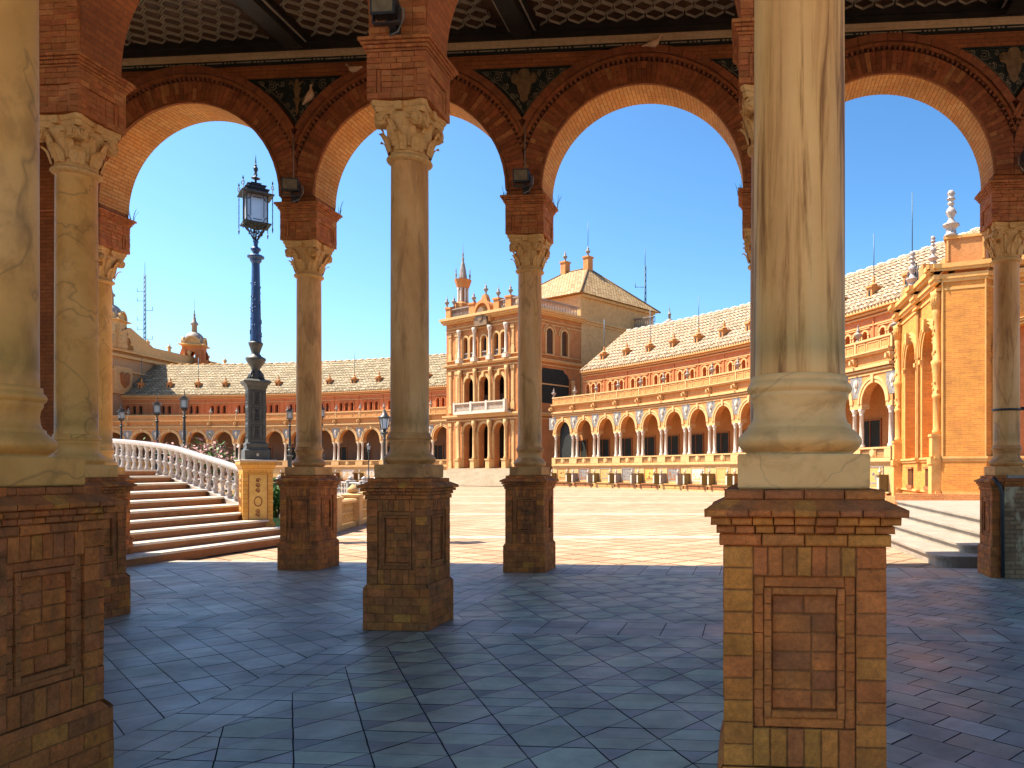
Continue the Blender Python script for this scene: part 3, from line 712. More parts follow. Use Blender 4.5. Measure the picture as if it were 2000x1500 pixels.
# dwarf wall and railing that close the bay on the right
DW = thing('dwarf_wall', 'low weathered brick wall with moulded coping under the iron railing', 'wall', (*G(X0+BAY*2, Y1), 0), -GA)
mb = MB(); mb.bx(-.16, 5.5, -.40, .0, 0, 1.40); mb.build('wall', M['dwarf_brick'], DW)
rnd.seed(3); mb = MB(flip)
for za, zb, d, n in ((1.40, 1.44, .28, 22), (1.44, 1.48, .31, 22), (1.48, 1.53, .34, 22)):
    for q in range(n): slab_brick(mb, -.16+5.6*q/n, -.16+5.6*(q+1)/n, za, zb, -.0, d+.10, pick(PAL_D), .002, .004)
mb.build('coping', M['ped_dark'], DW)
mb = MB(); mb.bx(-.10, 5.5, -.36, -.27, 1.532, 1.575); mb.bx(.33, 5.5, -.27, .2, 1.532, 1.575); mb.build('cap_slab', M['tread_grey'], DW)
mb = MB(); mb.tube([(-.32, -.38, 1.55), (-.24, -.42, 1.42), (-.20, -.42, 1.30), (-.19, -.42, .02)], .03, 8); mb.build('drain_pipe', M['iron'], DW)
IR = thing('iron_railing', 'black iron railing clamped round the greyish column beside the dwarf wall', 'railing', (*G(X0+BAY*2, Y1), 0), -GA)
mb = MB()
mb.tube([(.2, -.06, 2.62), (5.4, -.06, 2.62)], .03, 6); mb.tube([(.2, -.06, 1.66), (5.4, -.06, 1.66)], .025, 6)
mb.tube([(.21*cos(pi*2*q/20), .21*sin(2*pi*q/20), 2.60) for q in range(20)], .018, 5, closed=True)
mb.build('rail', M['iron'], IR)
for k in range(14):
    x = .30+.13*k; mb = MB(); mb.tube([(x+.018*sin(q*1.1), -.06+.018*cos(q*1.1), 1.66+.96*q/24) for q in range(25)], .014, 5); mb.build('bar', M['iron'], IR)
# hall floor: slate tiles laid in fields between bands
rnd.seed(21)
def clip_poly(P, x0, x1, y0, y1):
    for ax, lim, sg in ((0, x0, 1), (0, x1, -1), (1, y0, 1), (1, y1, -1)):
        out = []
        for i in range(len(P)):
            a, b = P[i], P[(i+1) % len(P)]; da, db = sg*(a[ax]-lim), sg*(b[ax]-lim)
            if da >= 0: out.append(a)
            if (da >= 0) != (db >= 0):
                t = da/(da-db); out.append((a[0]+(b[0]-a[0])*t, a[1]+(b[1]-a[1])*t))
        P = out
        if len(P) < 3: return None
    return P
SL = [((.30, .285, .235), .4), ((.36, .34, .28), .3), ((.32, .295, .23), .2), ((.43, .405, .33), .1)]
SLG = [((.40, .41, .28), .6), ((.35, .36, .25), .4)]
SLD = [((.24, .235, .205), .7), ((.28, .26, .22), .3)]
fl = MB()
def tile(P, rect, pal):
    P = clip_poly(P, *rect)
    if not P: return
    cx_ = sum(p[0] for p in P)/len(P); cy_ = sum(p[1] for p in P)/len(P); g = .0048
    Q = []
    for x, y in P:
        d = hypot(x-cx_, y-cy_)
        if d < .02: return
        f = max(0, 1-g*1.35/d); Q.append((cx_+(x-cx_)*f, cy_+(y-cy_)*f))
    zt = rnd.uniform(-.0012, .0012); tx, ty = rnd.uniform(-.0025, .0025), rnd.uniform(-.0025, .0025)
    fl.face([(x, y, zt+(x-cx_)*tx+(y-cy_)*ty) for x, y in Q], col=pick(pal))
def field_hex(r):
    s_, ky = .235, .92; x0, x1, y0, y1 = r; h3 = s_*sqrt(3)
    for b in range(-1, int((y1-y0)/(h3*ky))+2):
        for a in range(-2-b//2, int((x1-x0)/(2*s_))+2-b//2):
            cx_, cy_ = x0+2*s_*a+s_*b, h3*b
            S = lambda L: [(cx_+x, y0+(cy_+y)*ky) for x, y in L]
            H6 = [(s_*cos(pi/3*k), s_*sin(pi/3*k)) for k in range(6)]
            if rnd.random() < .5: tile(S([H6[0], H6[1], H6[2], H6[3]]), r, SLG); tile(S([H6[3], H6[4], H6[5], H6[0]]), r, SLG)
            else: tile(S(H6), r, SLG)
            tile(S([(s_, 0), (1.5*s_, h3/2), (.5*s_, h3/2)]), r, SLD)
            tile(S([(1.5*s_, h3/2), (2.5*s_, h3/2), (2*s_, h3)]), r, SL)
def field_diag(r, w_=.25, l_=.40, ang=.86, off=False):
    x0, x1, y0, y1 = r; cx_, cy_ = (x0+x1)/2, (y0+y1)/2; R_ = hypot(x1-x0, y1-y0)/2+.5; c, s_ = cos(ang), sin(ang)
    n = int(R_/w_)+1; m_ = int(R_/l_)+1
    for a in range(-n, n):
        for b in range(-m_, m_):
            o_ = (l_/2 if (a % 2 and off) else 0); q = [(a*w_, b*l_+o_), ((a+1)*w_, b*l_+o_), ((a+1)*w_, (b+1)*l_+o_), (a*w_, (b+1)*l_+o_)]
            tile([(cx_+x*c-y*s_, cy_+x*s_+y*c) for x, y in q], r, SL)
def field_rect(r, w_, l_):
    x0, x1, y0, y1 = r; nx = max(1, round((x1-x0)/w_)); ny = max(1, round((y1-y0)/l_))
    for a in range(nx):
        for b in range(ny): tile([(x0+(x1-x0)*(a+p)/nx, y0+(y1-y0)*(b+q)/ny) for p, q in ((0, 0), (1, 0), (1, 1), (0, 1))], r, SL)
YB = [(-.5, 3.0), (3.55, 7.6), (8.25, 12.1)]
for i in range(-3, 4):
    xa, xb = X0+BAY*i, X0+BAY*(i+1)
    for k, (ya, yb) in enumerate(YB):
        r = (xa+.25, xb-.25, ya, yb)
        if i in (0, 2): field_hex(r)
        else: field_diag(r, ang=.86 if i % 2 else -.72, off=(i == 1))
        for s_ in (-1, 1): field_rect((xa-.25 if s_ < 0 else xa, xa if s_ < 0 else xa+.25, ya, yb), .25, .34)
    for ya, yb in ((3.0, 3.55), (7.6, 8.25), (12.1, 12.75), (12.75, 13.3)):
        ym = (ya+yb)/2
        if yb-ya < .6 or True: field_rect((xa-.25, xb-.25, ya, ym), .43, ym-ya); field_rect((xa-.25, xb-.25, ym, yb), .43, yb-ym)
fo = fl.build('floor', M['slate'], None, (*G(0, 0), 0), -GA); tag(fo, None, None, kind='structure')
mb = MB(); mb.bx(XL, XR, -.6, 13.3, -.05, -.006); o = mb.build('floor_bed', M['grout'], None, (*G(0, 0), 0), -GA); tag(o, None, None, kind='structure')
# floodlights on the piers
def floodlight(label, gx, gy, z, tilt=0, flipcable=1):
    t = thing('floodlight', label, 'floodlight', (*G(gx, gy), z), -GA+tilt, 'floodlights on the piers')
    mb = MB(flip); mb.bx(-.115, .115, .03, .15, -.085, .085); mb.bx(-.128, .128, .15, .165, -.10, .10); mb.bx(-.02, .02, -.12, .05, -.13, -.08); mb.bx(-.05, .05, -.14, -.10, -.2, -.06)
    for s_ in (-1, 1): mb.bx(s_*.135-.006, s_*.135+.006, .04, .10, -.14, .03)
    mb.bx(-.14, .14, .04, .10, -.15, -.138); mb.build('housing', M['iron'], t)
    mb = MB(flip); mb.bx(-.105, .105, .165, .169, -.078, .078); mb.build('lens', M['lens'], t)
    mb = MB(flip); mb.tube([(.10*flipcable, .05, .05), (.17*flipcable, .06, 0), (.17*flipcable, .06, -.1), (.10*flipcable, .03, -.2), (0, .0, -.23)], .009, 5)
    mb.tube([(-.01, -.10, .08), (-.015, -.11, .9)], .008, 5); mb.build('cable', M['cable'], t); return t
floodlight('tan floodlight on the brick pier over the free standing column', X0+.0, Y2-.46, 6.27)
floodlight('grey floodlight where two arches meet above the column with dark veins', X0+.06, Y1-.55, 6.28)
floodlight('small tilted floodlight where arches meet above the column beside the lamp post', X0-BAY+.05, Y1-.55, 6.26, .3)
floodlight('dark floodlight with loose white cable above the greyish railing column', X0+2*BAY+.16, Y1-.55, 6.36, -.1, -1)
# dry weeds on the ledges
def weed(label, gx, gy, z, seed):
    rnd.seed(seed); mb = MB()
    for _ in range(7):
        a = rnd.uniform(0, 6.28); l = rnd.uniform(.1, .24); lean = rnd.uniform(.1, .5)
        mb.tube([(.03*cos(a)+lean*l*cos(a)*q*q/9, .03*sin(a)+lean*l*sin(a)*q*q/9, l*q/3) for q in range(4)], [.005, .004, .003, .0015], 4)
    o = mb.build('dry_weed', M['straw'], None, (*G(gx, gy), z)); tag(o, label, 'weed', 'weeds on the ledges')
weed('dry weed sprouting from the left ledge of the impost over the dark veined column', X0-.36, Y1-.2, 6.095, 1)
weed('dry weed on the right ledge of the impost over the dark veined column', X0+.36, Y1+.3, 6.095, 2)
weed('dry weed on the left ledge of the impost next to the lantern top', X0-BAY-.35, Y1-.1, 6.095, 3)
weed('dry weed on the right ledge of the impost beside the lamp post', X0-BAY+.36, Y1+.3, 6.095, 4)
weed('dry weed on the ledge of the arcade end column, over its golden capital', X0-2*BAY+.37, Y1+.3, 6.095, 5)
weed('dry weed on the ledge hugging the huge veined column', X0+BAY-.36, Y1-.05, 6.095, 6)
# pigeons resting on the mouldings
def pigeon(label, gx, gy, z, rz, pitch):
    mb = MB(); n = 14
    S = [(-.185, .0, .004, .002), (-.17, .002, .022, .006), (-.12, .006, .03, .012), (-.08, .012, .045, .03), (-.03, .012, .062, .05), (.03, .02, .064, .056), (.075, .04, .05, .05), (.10, .075, .032, .034), (.112, .105, .026, .026), (.125, .125, .026, .025), (.142, .133, .022, .020), (.156, .132, .010, .009), (.178, .126, .003, .003)]
    rows = []
    for k, (x, zz, ry, rz_) in enumerate(S): rows.append([mb.v((x, ry*cos(2*pi*q/n), zz+rz_*sin(2*pi*q/n)+.05)) for q in range(n)])
    for a, b in zip(rows, rows[1:]):
        for q in range(n): mb.idx([a[q], a[(q+1) % n], b[(q+1) % n], b[q]], [(0, 0)]*4, True)
    mb.idx(rows[0][::-1], [(0, 0)]*n, False); mb.idx(rows[-1], [(0, 0)]*n, False)
    o = mb.build('pigeon', M['pigeon'], None, (*G(gx, gy), z), rz); o.rotation_euler = (0, pitch, rz); tag(o, label, 'pigeon', 'pigeons on the mouldings')
    for s_ in (-.02, .02):
        m = MB(); m.tube([(.0, s_, .02), (.01, s_, -.012), (.035, s_, -.014)], .004, 4); m.build('leg', M['blossom'], o)
    m = MB()
    for s_ in (-1, 1):
        m.face([(.06, s_*.056, .085), (-.02, s_*.068, .06), (-.15, s_*.03, .052), (-.06, s_*.05, .10)], sm=True)
    m.build('wing', M['relief_gold'], o)
def at_wall(px, py, gy):                                                # a point of the arcade's front plane, from its place in the hall
    m = (px-CX)/FPX; X = gy*(m*CA-SA)/(CA+m*SA); t = -X*SA+gy*CA; return (X, gy, CAM_H+(CY-py)/FPX*t)
for lab, px, py, rz, pit in (('pale tan pigeon perched on the crown of the arch beside the huge veined column', 1277, 92, -GA, -.1),
        ('pigeon crouched on the arch moulding at the right tip of the candelabra tile panel', 694, 141, pi-GA-.3, .1),
        ('pigeon with raised head on the slope of the arch, lower edge of the tile panel', 612, 192, -GA, -.75)):
    x, y, z = at_wall(px, py, Y1-.40); pigeon(lab, x, y-.03, z-.03, rz, pit)

# ------------------------------------------------------------------ the plaza: ground, canal, bridge, balustrades
PC = (-81.96, 9.61); PR = 99.98                                         # centre and radius of the curved palace
def polar(r, deg): a = radians(deg); return (PC[0]+r*cos(a), PC[1]+r*sin(a))
def ray(px, r):
    m = (px-CX)/FPX; A = m*m+1; B = -2*(m*PC[0]+PC[1]); D = PC[0]**2+PC[1]**2-r*r
    t = (-B+sqrt(B*B-4*A*D))/2/A; return (m*t, t)
def ring_sheet(name, mat, r0, r1, z, n=180, rings=1):
    mb = MB()
    for k in range(n):
        a0, a1 = 360*k/n, 360*(k+1)/n
        P = [(*polar(r0, a0), z), (*polar(r1, a0), z), (*polar(r1, a1), z), (*polar(r0, a1), z)] if r0 > 0 else [(*PC, z), (*polar(r1, a0), z), (*polar(r1, a1), z)]
        mb.face(P)
    return tag(mb.build(name, mat), None, None, kind='structure')
ring_sheet('ground', M['plaza'], 72.7, 4000, -.055)
ring_sheet('island_ground', M['plaza'], 0, 57.0, -.055)
ring_sheet('water', M['water'], 56.5, 73.3, -1.0)
mb = MB()
for k in range(180):
    for r in (72.7, 57.0):
        a, b = polar(r, 2*k), polar(r, 2*k+2); mb.face([(*a, -1.6), (*b, -1.6), (*b, -.056), (*a, -.056)])
tag(mb.build('canal_bank', M['f_trim']), None, None, kind='structure')
# bridge steps: pale treads over rust coloured risers, flared at the foot
ST = thing('bridge_steps', 'flared rust coloured steps with pale treads climbing to the canal bridge', 'steps', (-10, 15, 0))
TF = [(-8.95, 18.3), (-9.3, 18.0), (-9.74, 18.0), (-10.2, 18.25), (-10.6, 18.6), (-11.3, 18.85), (-12.0, 19.35), (-12.9, 19.98), (-13.7, 20.55), (-14.5, 21.1)]
def loc_(p): return (p[0]+10, p[1]-15)
for k, f in enumerate(TF):
    r_ = .168; z0 = r_*k; n_ = (-9.58-.42*k, 12.7); dx, dy = f[0]-n_[0], f[1]-n_[1]; L = hypot(dx, dy)
    nb = TF[k+2] if k+2 < len(TF) else (f[0]-2, f[1]+2)
    def off(p, o): return (p[0]-dy/L*o if False else p[0]-o, p[1])
    near2 = (n_[0]-1.2, n_[1]); far2 = (nb[0]-.3, nb[1]+.15)
    if k == len(TF)-1: near2 = (-24, 12.7); far2 = (-24, 27.4)
    mb = MB(); mb.prism([loc_(q) for q in (off(n_, .035), off(f, .035), far2, near2)], z0-.03, z0+r_-.045)
    ri = mb.build('riser', M['riser'], ST)
    mb = MB(); mb.prism([loc_(q) for q in (n_, f, far2, near2)], z0+r_-.045, z0+r_); mb.build('tread', M['tread'], ST)
mb = MB(); mb.prism([loc_(q) for q in ((-11.5, 12.7), (-12.3, 19.5), (-14.9, 21.4), (-18.5, 23.8), (-26, 28.8), (-26, 12.7))], -1.6, .2)
mb.build('abutment', M['f_brick'], ST)
# white balustrade of the bridge
BP = [(-10.62, 18.5, .80), (-11.6, 19.2, 1.0), (-12.6, 19.9, 1.18), (-13.7, 20.7, 1.38), (-14.9, 21.5, 1.52), (-16.5, 22.5, 1.65), (-18.5, 23.9, 1.75), (-22.0, 26.2, 1.80)]
def along(path, step):
    out = []; acc = 0; nxt = 0; tot = 0
    for a, b in zip(path, path[1:]):
        L = hypot(b[0]-a[0], b[1]-a[1])
        while nxt <= tot+L:
            t = (nxt-tot)/L; out.append(tuple(a[i]+(b[i]-a[i])*t for i in range(3))); nxt += step
        tot += L
    return out
def smooth(path, n=8):
    out = []
    for i in range(len(path)-1):
        p0 = path[max(i-1, 0)]; p1 = path[i]; p2 = path[i+1]; p3 = path[min(i+2, len(path)-1)]
        for q in range(n):
            t = q/n; out.append(tuple(.5*((2*p1[k])+(-p0[k]+p2[k])*t+(2*p0[k]-5*p1[k]+4*p2[k]-p3[k])*t*t+(-p0[k]+3*p1[k]-3*p2[k]+p3[k])*t**3) for k in range(3)))
    return out+[path[-1]]
def sweep(mb, path, prof):
    """rectangular-ish profile [(offset, z)...] swept along a path"""
    rows = []
    for i, p in enumerate(path):
        a = path[max(i-1, 0)]; b = path[min(i+1, len(path)-1)]; L = hypot(b[0]-a[0], b[1]-a[1]); nx, ny = -(b[1]-a[1])/L, (b[0]-a[0])/L
        rows.append([(p[0]+nx*o, p[1]+ny*o, p[2]+z) for o, z in prof])
    n = len(prof)
    for A, B in zip(rows, rows[1:]):
        for k in range(n): j = (k+1) % n; mb.face([A[k], A[j], B[j], B[k]])
    mb.face(rows[0]); mb.face(rows[-1][::-1])
bp = smooth(BP)
BB = thing('white_balustrade', 'white glazed balustrade rising along the bridge steps from the lamp pedestal', 'balustrade', (0, 0, 0))
mb = MB(); sweep(mb, bp, [(-.11, -.14), (.11, -.14), (.11, .05), (-.11, .05)]); mb.build('curb', M['white_ceramic'], BB)
mb = MB(); sweep(mb, bp, [(-.08, .80), (.08, .80), (.105, .84), (.105, .88), (.06, .92), (-.06, .92), (-.105, .88), (-.105, .84)])
for p in along(bp, .10):
    mb.bx(p[0]-.017, p[0]+.017, p[1]-.12, p[1]-.07, p[2]+.84, p[2]+.885)
mb.build('handrail', M['white_ceramic'], BB)
mb = MB(); sweep(mb, [(p[0], p[1], p[2]) for p in bp], [(-.12, -1.6), (.12, -1.6), (.12, -.16), (-.12, -.16)]); mb.build('string_wall', M['riser'], BB)
BAL = [(.07, .05), (.07, .09), (.045, .10), (.085, .13), (.05, .19), (.042, .28), (.05, .34), (.062, .36), (.062, .385), (.05, .395), (.085, .42), (.085, .455), (.05, .475), (.05, .50), (.06, .52), (.045, .56), (.042, .64), (.06, .72), (.082, .76), (.082, .80)]
pb = None
for p in along(bp, .37)[1:]:
    if pb is None:
        mb = MB(); mb.lathe([(r*.92, z) for r, z in BAL], 10, cap=False); pb = mb.build('baluster', M['white_ceramic'], BB, p)
    else: put(pb, BB, p)
# lamp pedestal and the tall lamp on it
PED = (-10.12, 18.12); PROT = radians(38)
LP = thing('lamp_pedestal', 'orange tiled pedestal carrying the tall lamp at the balustrade foot', 'pedestal', (*PED, 0), PROT)
mb = MB(); mb.sqprof([(.35, 0), (.35, .42), (.31, .46), (.31, 1.66), (.33, 1.70), (.36, 1.76), (.375, 1.79), (.375, 1.86)]); mb.build('shaft_block', brickm('orange_glazed_brick', (.62, .30, .05), (.66, .36, .09), (.42, .19, .04), .36, .10, .006, .4, .25, .2), LP)
mb = MB(); mb.sqprof([(.37, 1.861), (.385, 1.875), (.385, 1.90), (.35, 1.905)]); mb.build('cap_slab', M['tread'], LP)
for k, tf in enumerate(face_tfs()):
    mb = MB(lambda p, tf=tf: tf((p[0]*.86, p[1]-.05, p[2]))); mb.bx(-.22, .22, .36, .366, .52, 1.55); pn = mb.build('tile_panel', M['gold_tile'], LP)
    m2 = MB(mb.tf); rnd.seed(k)
    m2.tube([(.09*cos(2*pi*q/18), .37, .93+.11*sin(2*pi*q/18)) for q in range(18)], .014, 5, closed=True)
    for z in (1.42, 1.30, 1.18, .70, .62): spiral(m2, 0, z, .06, 1.4, .369, 1 if z > 1.3 else -1, .011); m2.plate([(rnd.uniform(-.03, .0)+.04*cos(q*1.26), z+.03*sin(q*1.26)) for q in range(5)], .365, .371)
    for s_ in (-1, 1): m2.bx(min(s_*.235, s_*.215), max(s_*.235, s_*.215), .36, .374, .50, 1.57)
    m2.build('tile_ornament', M['riser'], pn)
def tall_lamp(parent):
    """the lamp from its square iron foot up; local z starts at the foot"""
    m = MB(); m.sqprof([(.33, 0), (.33, .26), (.29, .28), (.27, .36), (.285, .39), (.285, .44), (.25, .47)]); o = m.build('foot', M['lamp_iron'], parent)
    m = MB(); m.bx(.335, .338, -.03, .03, .10, .17); m.bx(-.03, .03, -.338, -.335, .10, .17); m.build('label_plate', M['f_white'], o)
    m = MB(); m.sqprof([(.235, .47), (.235, 1.92), (.25, 1.95), (.27, 2.02), (.35, 2.10), (.36, 2.14), (.31, 2.17), (.22, 2.20)]); o = m.build('square_column', M['lamp_iron'], parent)
    m = MB(); rnd.seed(4)
    for tf in face_tfs():
        m.tf = tf
        for q in range(3):
            z = .56+.46*q
            for a, b, c_, d_ in ((-.15, -.135, z, z+.40), (.135, .15, z, z+.40), (-.15, .15, z, z+.015), (-.15, .15, z+.385, z+.40)): m.bx(a, b, .235, .247, c_, d_)
            for e in range(4):
                zz = z+.06+.09*e
                for sg in (-1, 1): spiral(m, sg*.03, zz, .04, 1.0, .240, sg, .012, e)
    m.build('leaf_panel', M['iron'], o)
    m = MB(); m.lathe([(.20, 2.20), (.16, 2.28), (.11, 2.40), (.12, 2.48), (.22, 2.60), (.27, 2.68), (.27, 2.72), (.16, 2.77), (.11, 2.84), (.13, 2.90), (.16, 2.98), (.19, 3.05), (.20, 3.09), (.155, 3.12)], 12)
    for k in range(4):
        a = pi/4+pi/2*k; m.tube([(.24*cos(a), .24*sin(a), 2.20), (.2*cos(a), .2*sin(a), 2.32), (.12*cos(a), .12*sin(a), 2.42)], [.05, .04, .02], 5)
    m.build('baluster_foot', M['lamp_iron'], parent)
    m = MB(); m.lathe([(.155, 3.12), (.15, 3.3), (.125, 4.2), (.105, 5.02)], 12, cap=False)
    rnd.seed(8)
    for k in range(70):
        a = rnd.choice(range(12))*pi/6+.26; z = rnd.uniform(3.2, 4.6); r = .155-.024*(z-3.12)/.9
        m.lathe([(.014, z-.02), (.02, z), (.008, z+.03)], 4, r*cos(a), r*sin(a))
    m.build('shaft', M['blue_iron'], parent)
    m = MB(); m.lathe([(.10, 5.02), (.13, 5.06), (.16, 5.10), (.15, 5.14), (.22, 5.16), (.23, 5.20), (.18, 5.23), (.07, 5.26), (.10, 5.32), (.14, 5.36), (.13, 5.40), (.055, 5.44), (.06, 5.52), (.08, 5.56), (.06, 5.60)], 14); m.build('collar', M['blue_iron'], parent)
    # lantern
    zl = 5.62; w0, w1 = .27, .27; zb, zt = 5.98, 6.64
    m = MB(); m.sqprof([(.36, zb-.03), (.36, zb), (.27, zb+.02)]); m.sqprof([(.30, zt), (.43, zt+.03), (.42, zt+.05), (.28, zt+.09), (.28, zt+.15), (.32, zt+.155), (.32, zt+.17), (.22, zt+.19), (.22, zt+.25), (.25, zt+.255), (.25, zt+.27), (.12, zt+.29), (.12, zt+.32), (.14, zt+.33), (.03, zt+.36)])
    m.lathe([(.025, zt+.33), (.03, zt+.42), (.12, zt+.45), (.12, zt+.465), (.03, zt+.50), (.028, zt+.60), (.05, zt+.64), (.065, zt+.69), (.05, zt+.73), (.02, zt+.75), (.045, zt+.77), (.02, zt+.79), (.018, zt+.86), (.0, zt+1.06)], 10)
    for k in range(4):
        a = pi/4+pi/2*k; cx_, cy_ = .43*cos(a)*1.25, .43*sin(a)*1.25
        m.tube([(cx_, cy_, zb-.22), (cx_, cy_, zt+.34)], .012, 5); m.lathe([(.0, zb-.25), (.022, zb-.16), (.012, zb-.10)], 6, cx_, cy_)
        m.tube([(cx_+.05*cos(2*pi*q/12)*cos(a+pi/2), cy_+.05*cos(2*pi*q/12)*sin(a+pi/2), zt+.20+.05*sin(2*pi*q/12)) for q in range(12)], .009, 4, closed=True)
        m.lathe([(.02, zt+.29), (.025, zt+.31), (.0, zt+.38)], 6, cx_, cy_)
        for b in (zb+.15*j for j in range(5)): m.lathe([(.012, b), (.02, b+.012), (.012, b+.024)], 6, cx_, cy_)
        m.bx(w0*(1 if k in (0, 3) else -1)-.014, w0*(1 if k in (0, 3) else -1)+.014, w0*(1 if k < 2 else -1)-.014, w0*(1 if k < 2 else -1)+.014, zb, zt+.02)
        for sg in (-1, 1): spiral(m, .0, zt+.55, .05, 1.2, 0, sg, .008, 2)
    for tf in face_tfs():
        m.tf = tf
        for x in (-.17, .17): m.bx(x-.008, x+.008, w0-.004, w0+.010, zb+.13, zt-.10)
        for z in (zb+.07, zt-.06): m.bx(-.11, .11, w0-.004, w0+.010, z-.008, z+.008)
        for sx_ in (-1, 1):
            for (zc, sg) in ((zb, 1), (zt, -1)):
                m.tube([(sx_*(w0-.115*cos(q*pi/12)), w0+.003, zc+sg*.135*sin(q*pi/12)) for q in range(7)], .009, 4)
    m.tf = None
    for a in range(8):                                                   # pierced bracket under the lantern
        t = pi/4*a; rr = .33 if a % 2 else .25
        m.tube([(.05*cos(t), .05*sin(t), zl-.02), (.13*cos(t), .13*sin(t), zl+.10), (rr*.8*cos(t), rr*.8*sin(t), zl+.24), (rr*cos(t)*1.1, rr*sin(t)*1.1, zb-.04)], .016, 5)
    for tf in face_tfs():
        m.tf = tf
        for sg in (-1, 1):
            for (x, z, r) in ((.06, zl+.24, .05), (.14, zl+.28, .05), (.06, zl+.14, .035)): m.tube([(sg*x+r*cos(2*pi*q/10), .10+(z-zl)*.45, z+r*sin(2*pi*q/10)) for q in range(10)], .011, 4, closed=True)
    lan = m.build('lantern', M['iron'], parent)
    m = MB(); m.sqprof([(w0-.012, zb+.02), (w0-.012, zt)]); m.build('lantern_glass', M['glass'], lan)
def squash(root, f=.80):
    seen = set()
    def rec(o):
        if o.type == 'MESH' and o.data.name not in seen:
            seen.add(o.data.name)
            for v in o.data.vertices:
                v.co.x *= f; v.co.y *= f; z = v.co.z; v.co.z = z*.86 if z < 2.2 else 1.892+(z-2.2)*.969
        for c in o.children: rec(c)
    rec(root)
TL0 = thing('tall_street_lamp', 'tall blue and black iron lamp with square lantern, standing nearest on its orange pedestal', 'street lamp', (*PED, 1.905), PROT, 'tall iron lamps of the bridges')
tall_lamp(TL0); squash(TL0)
def far_lamp(px, py_top, label, rot):
    z_top = 1.36+7.22; t = (z_top-CAM_H)*FPX/(CY-py_top); s_ = 1.0
    c = copy_tree(TL0); c.location = ((px-CX)/FPX*t, t, 1.36); c.rotation_euler = (0, 0, rot); c['label'] = label
    for ch in c.children:
        if ch.name.startswith(('shaft', 'collar')):
            ch.material_slots[0].link = 'OBJECT'; ch.material_slots[0].material = M['iron']
    mb = MB(); mb.sqprof([(.5, -2.9), (.5, -1.06), (.42, -1.0), (.42, -.16), (.48, -.08), (.48, 0)]); mb.build('plinth', M['f_trim'], c)
far_lamp(360, 757, 'iron lamp seen over the bridge balustrade, the taller one of its pair', .3)
far_lamp(307, 770, 'iron lamp seen over the bridge balustrade, the shorter one of its pair', .5)
far_lamp(237, 785, 'slim iron lamp close beside the golden column, in front of three dark windows', .9)
far_lamp(566, 785, 'iron lamp between the tall near lamp and the smooth tan column', .4)
far_lamp(628, 780, 'iron lamp peeping out from behind the smooth tan column, its lantern half hidden', .6)
def short_lamp(px, pyt, t, zb, label):
    x, y = (px-CX)/FPX*t, t; zt = CAM_H+(CY-pyt)/FPX*t; h = zt-zb
    r = thing('street_lamp', label, 'street lamp', (x, y, zb), .4, 'short iron lamps along the canal')
    k = h/4.4
    mb = MB(); mb.lathe([(.16*k, 0), (.16*k, .3*k), (.10*k, .36*k), (.09*k, .5*k), (.06*k, .55*k), (.055*k, 2.9*k), (.09*k, 2.95*k), (.05*k, 3.0*k), (.05*k, 3.15*k), (.14*k, 3.2*k), (.16*k, 3.26*k), (.07*k, 3.3*k), (.06*k, 3.38*k)], 10); mb.build('post', M['lamp_iron'], r)
    mb = MB()
    for q in range(6):
        a = pi/3*q; mb.tube([(.14*k*cos(a), .14*k*sin(a), 3.40*k), (.22*k*cos(a), .22*k*sin(a), 3.86*k)], .014*k, 4)
    mb.lathe([(.10*k, 3.38*k), (.16*k, 3.40*k), (.14*k, 3.43*k)], 6); mb.lathe([(.20*k, 3.86*k), (.27*k, 3.88*k), (.26*k, 3.92*k), (.14*k, 4.0*k), (.12*k, 4.08*k), (.05*k, 4.12*k), (.06*k, 4.2*k), (.02*k, 4.24*k), (.0, 4.4*k)], 6)
    o = mb.build('lantern', M['iron'], r)
    mb = MB(); mb.lathe([(.125*k, 3.43*k), (.20*k, 3.86*k)], 6, sm=False); mb.build('lantern_glass', M['glass'], o)
short_lamp(751, 793, 34, 0, 'lamp post with tapered lantern half behind the free standing hall column')
short_lamp(720, 861, 64, .8, 'small lamp post in the gap left of the free standing hall column')
short_lamp(431, 866, 62, .8, 'small lantern poking over the balustrade among pink blossoms')
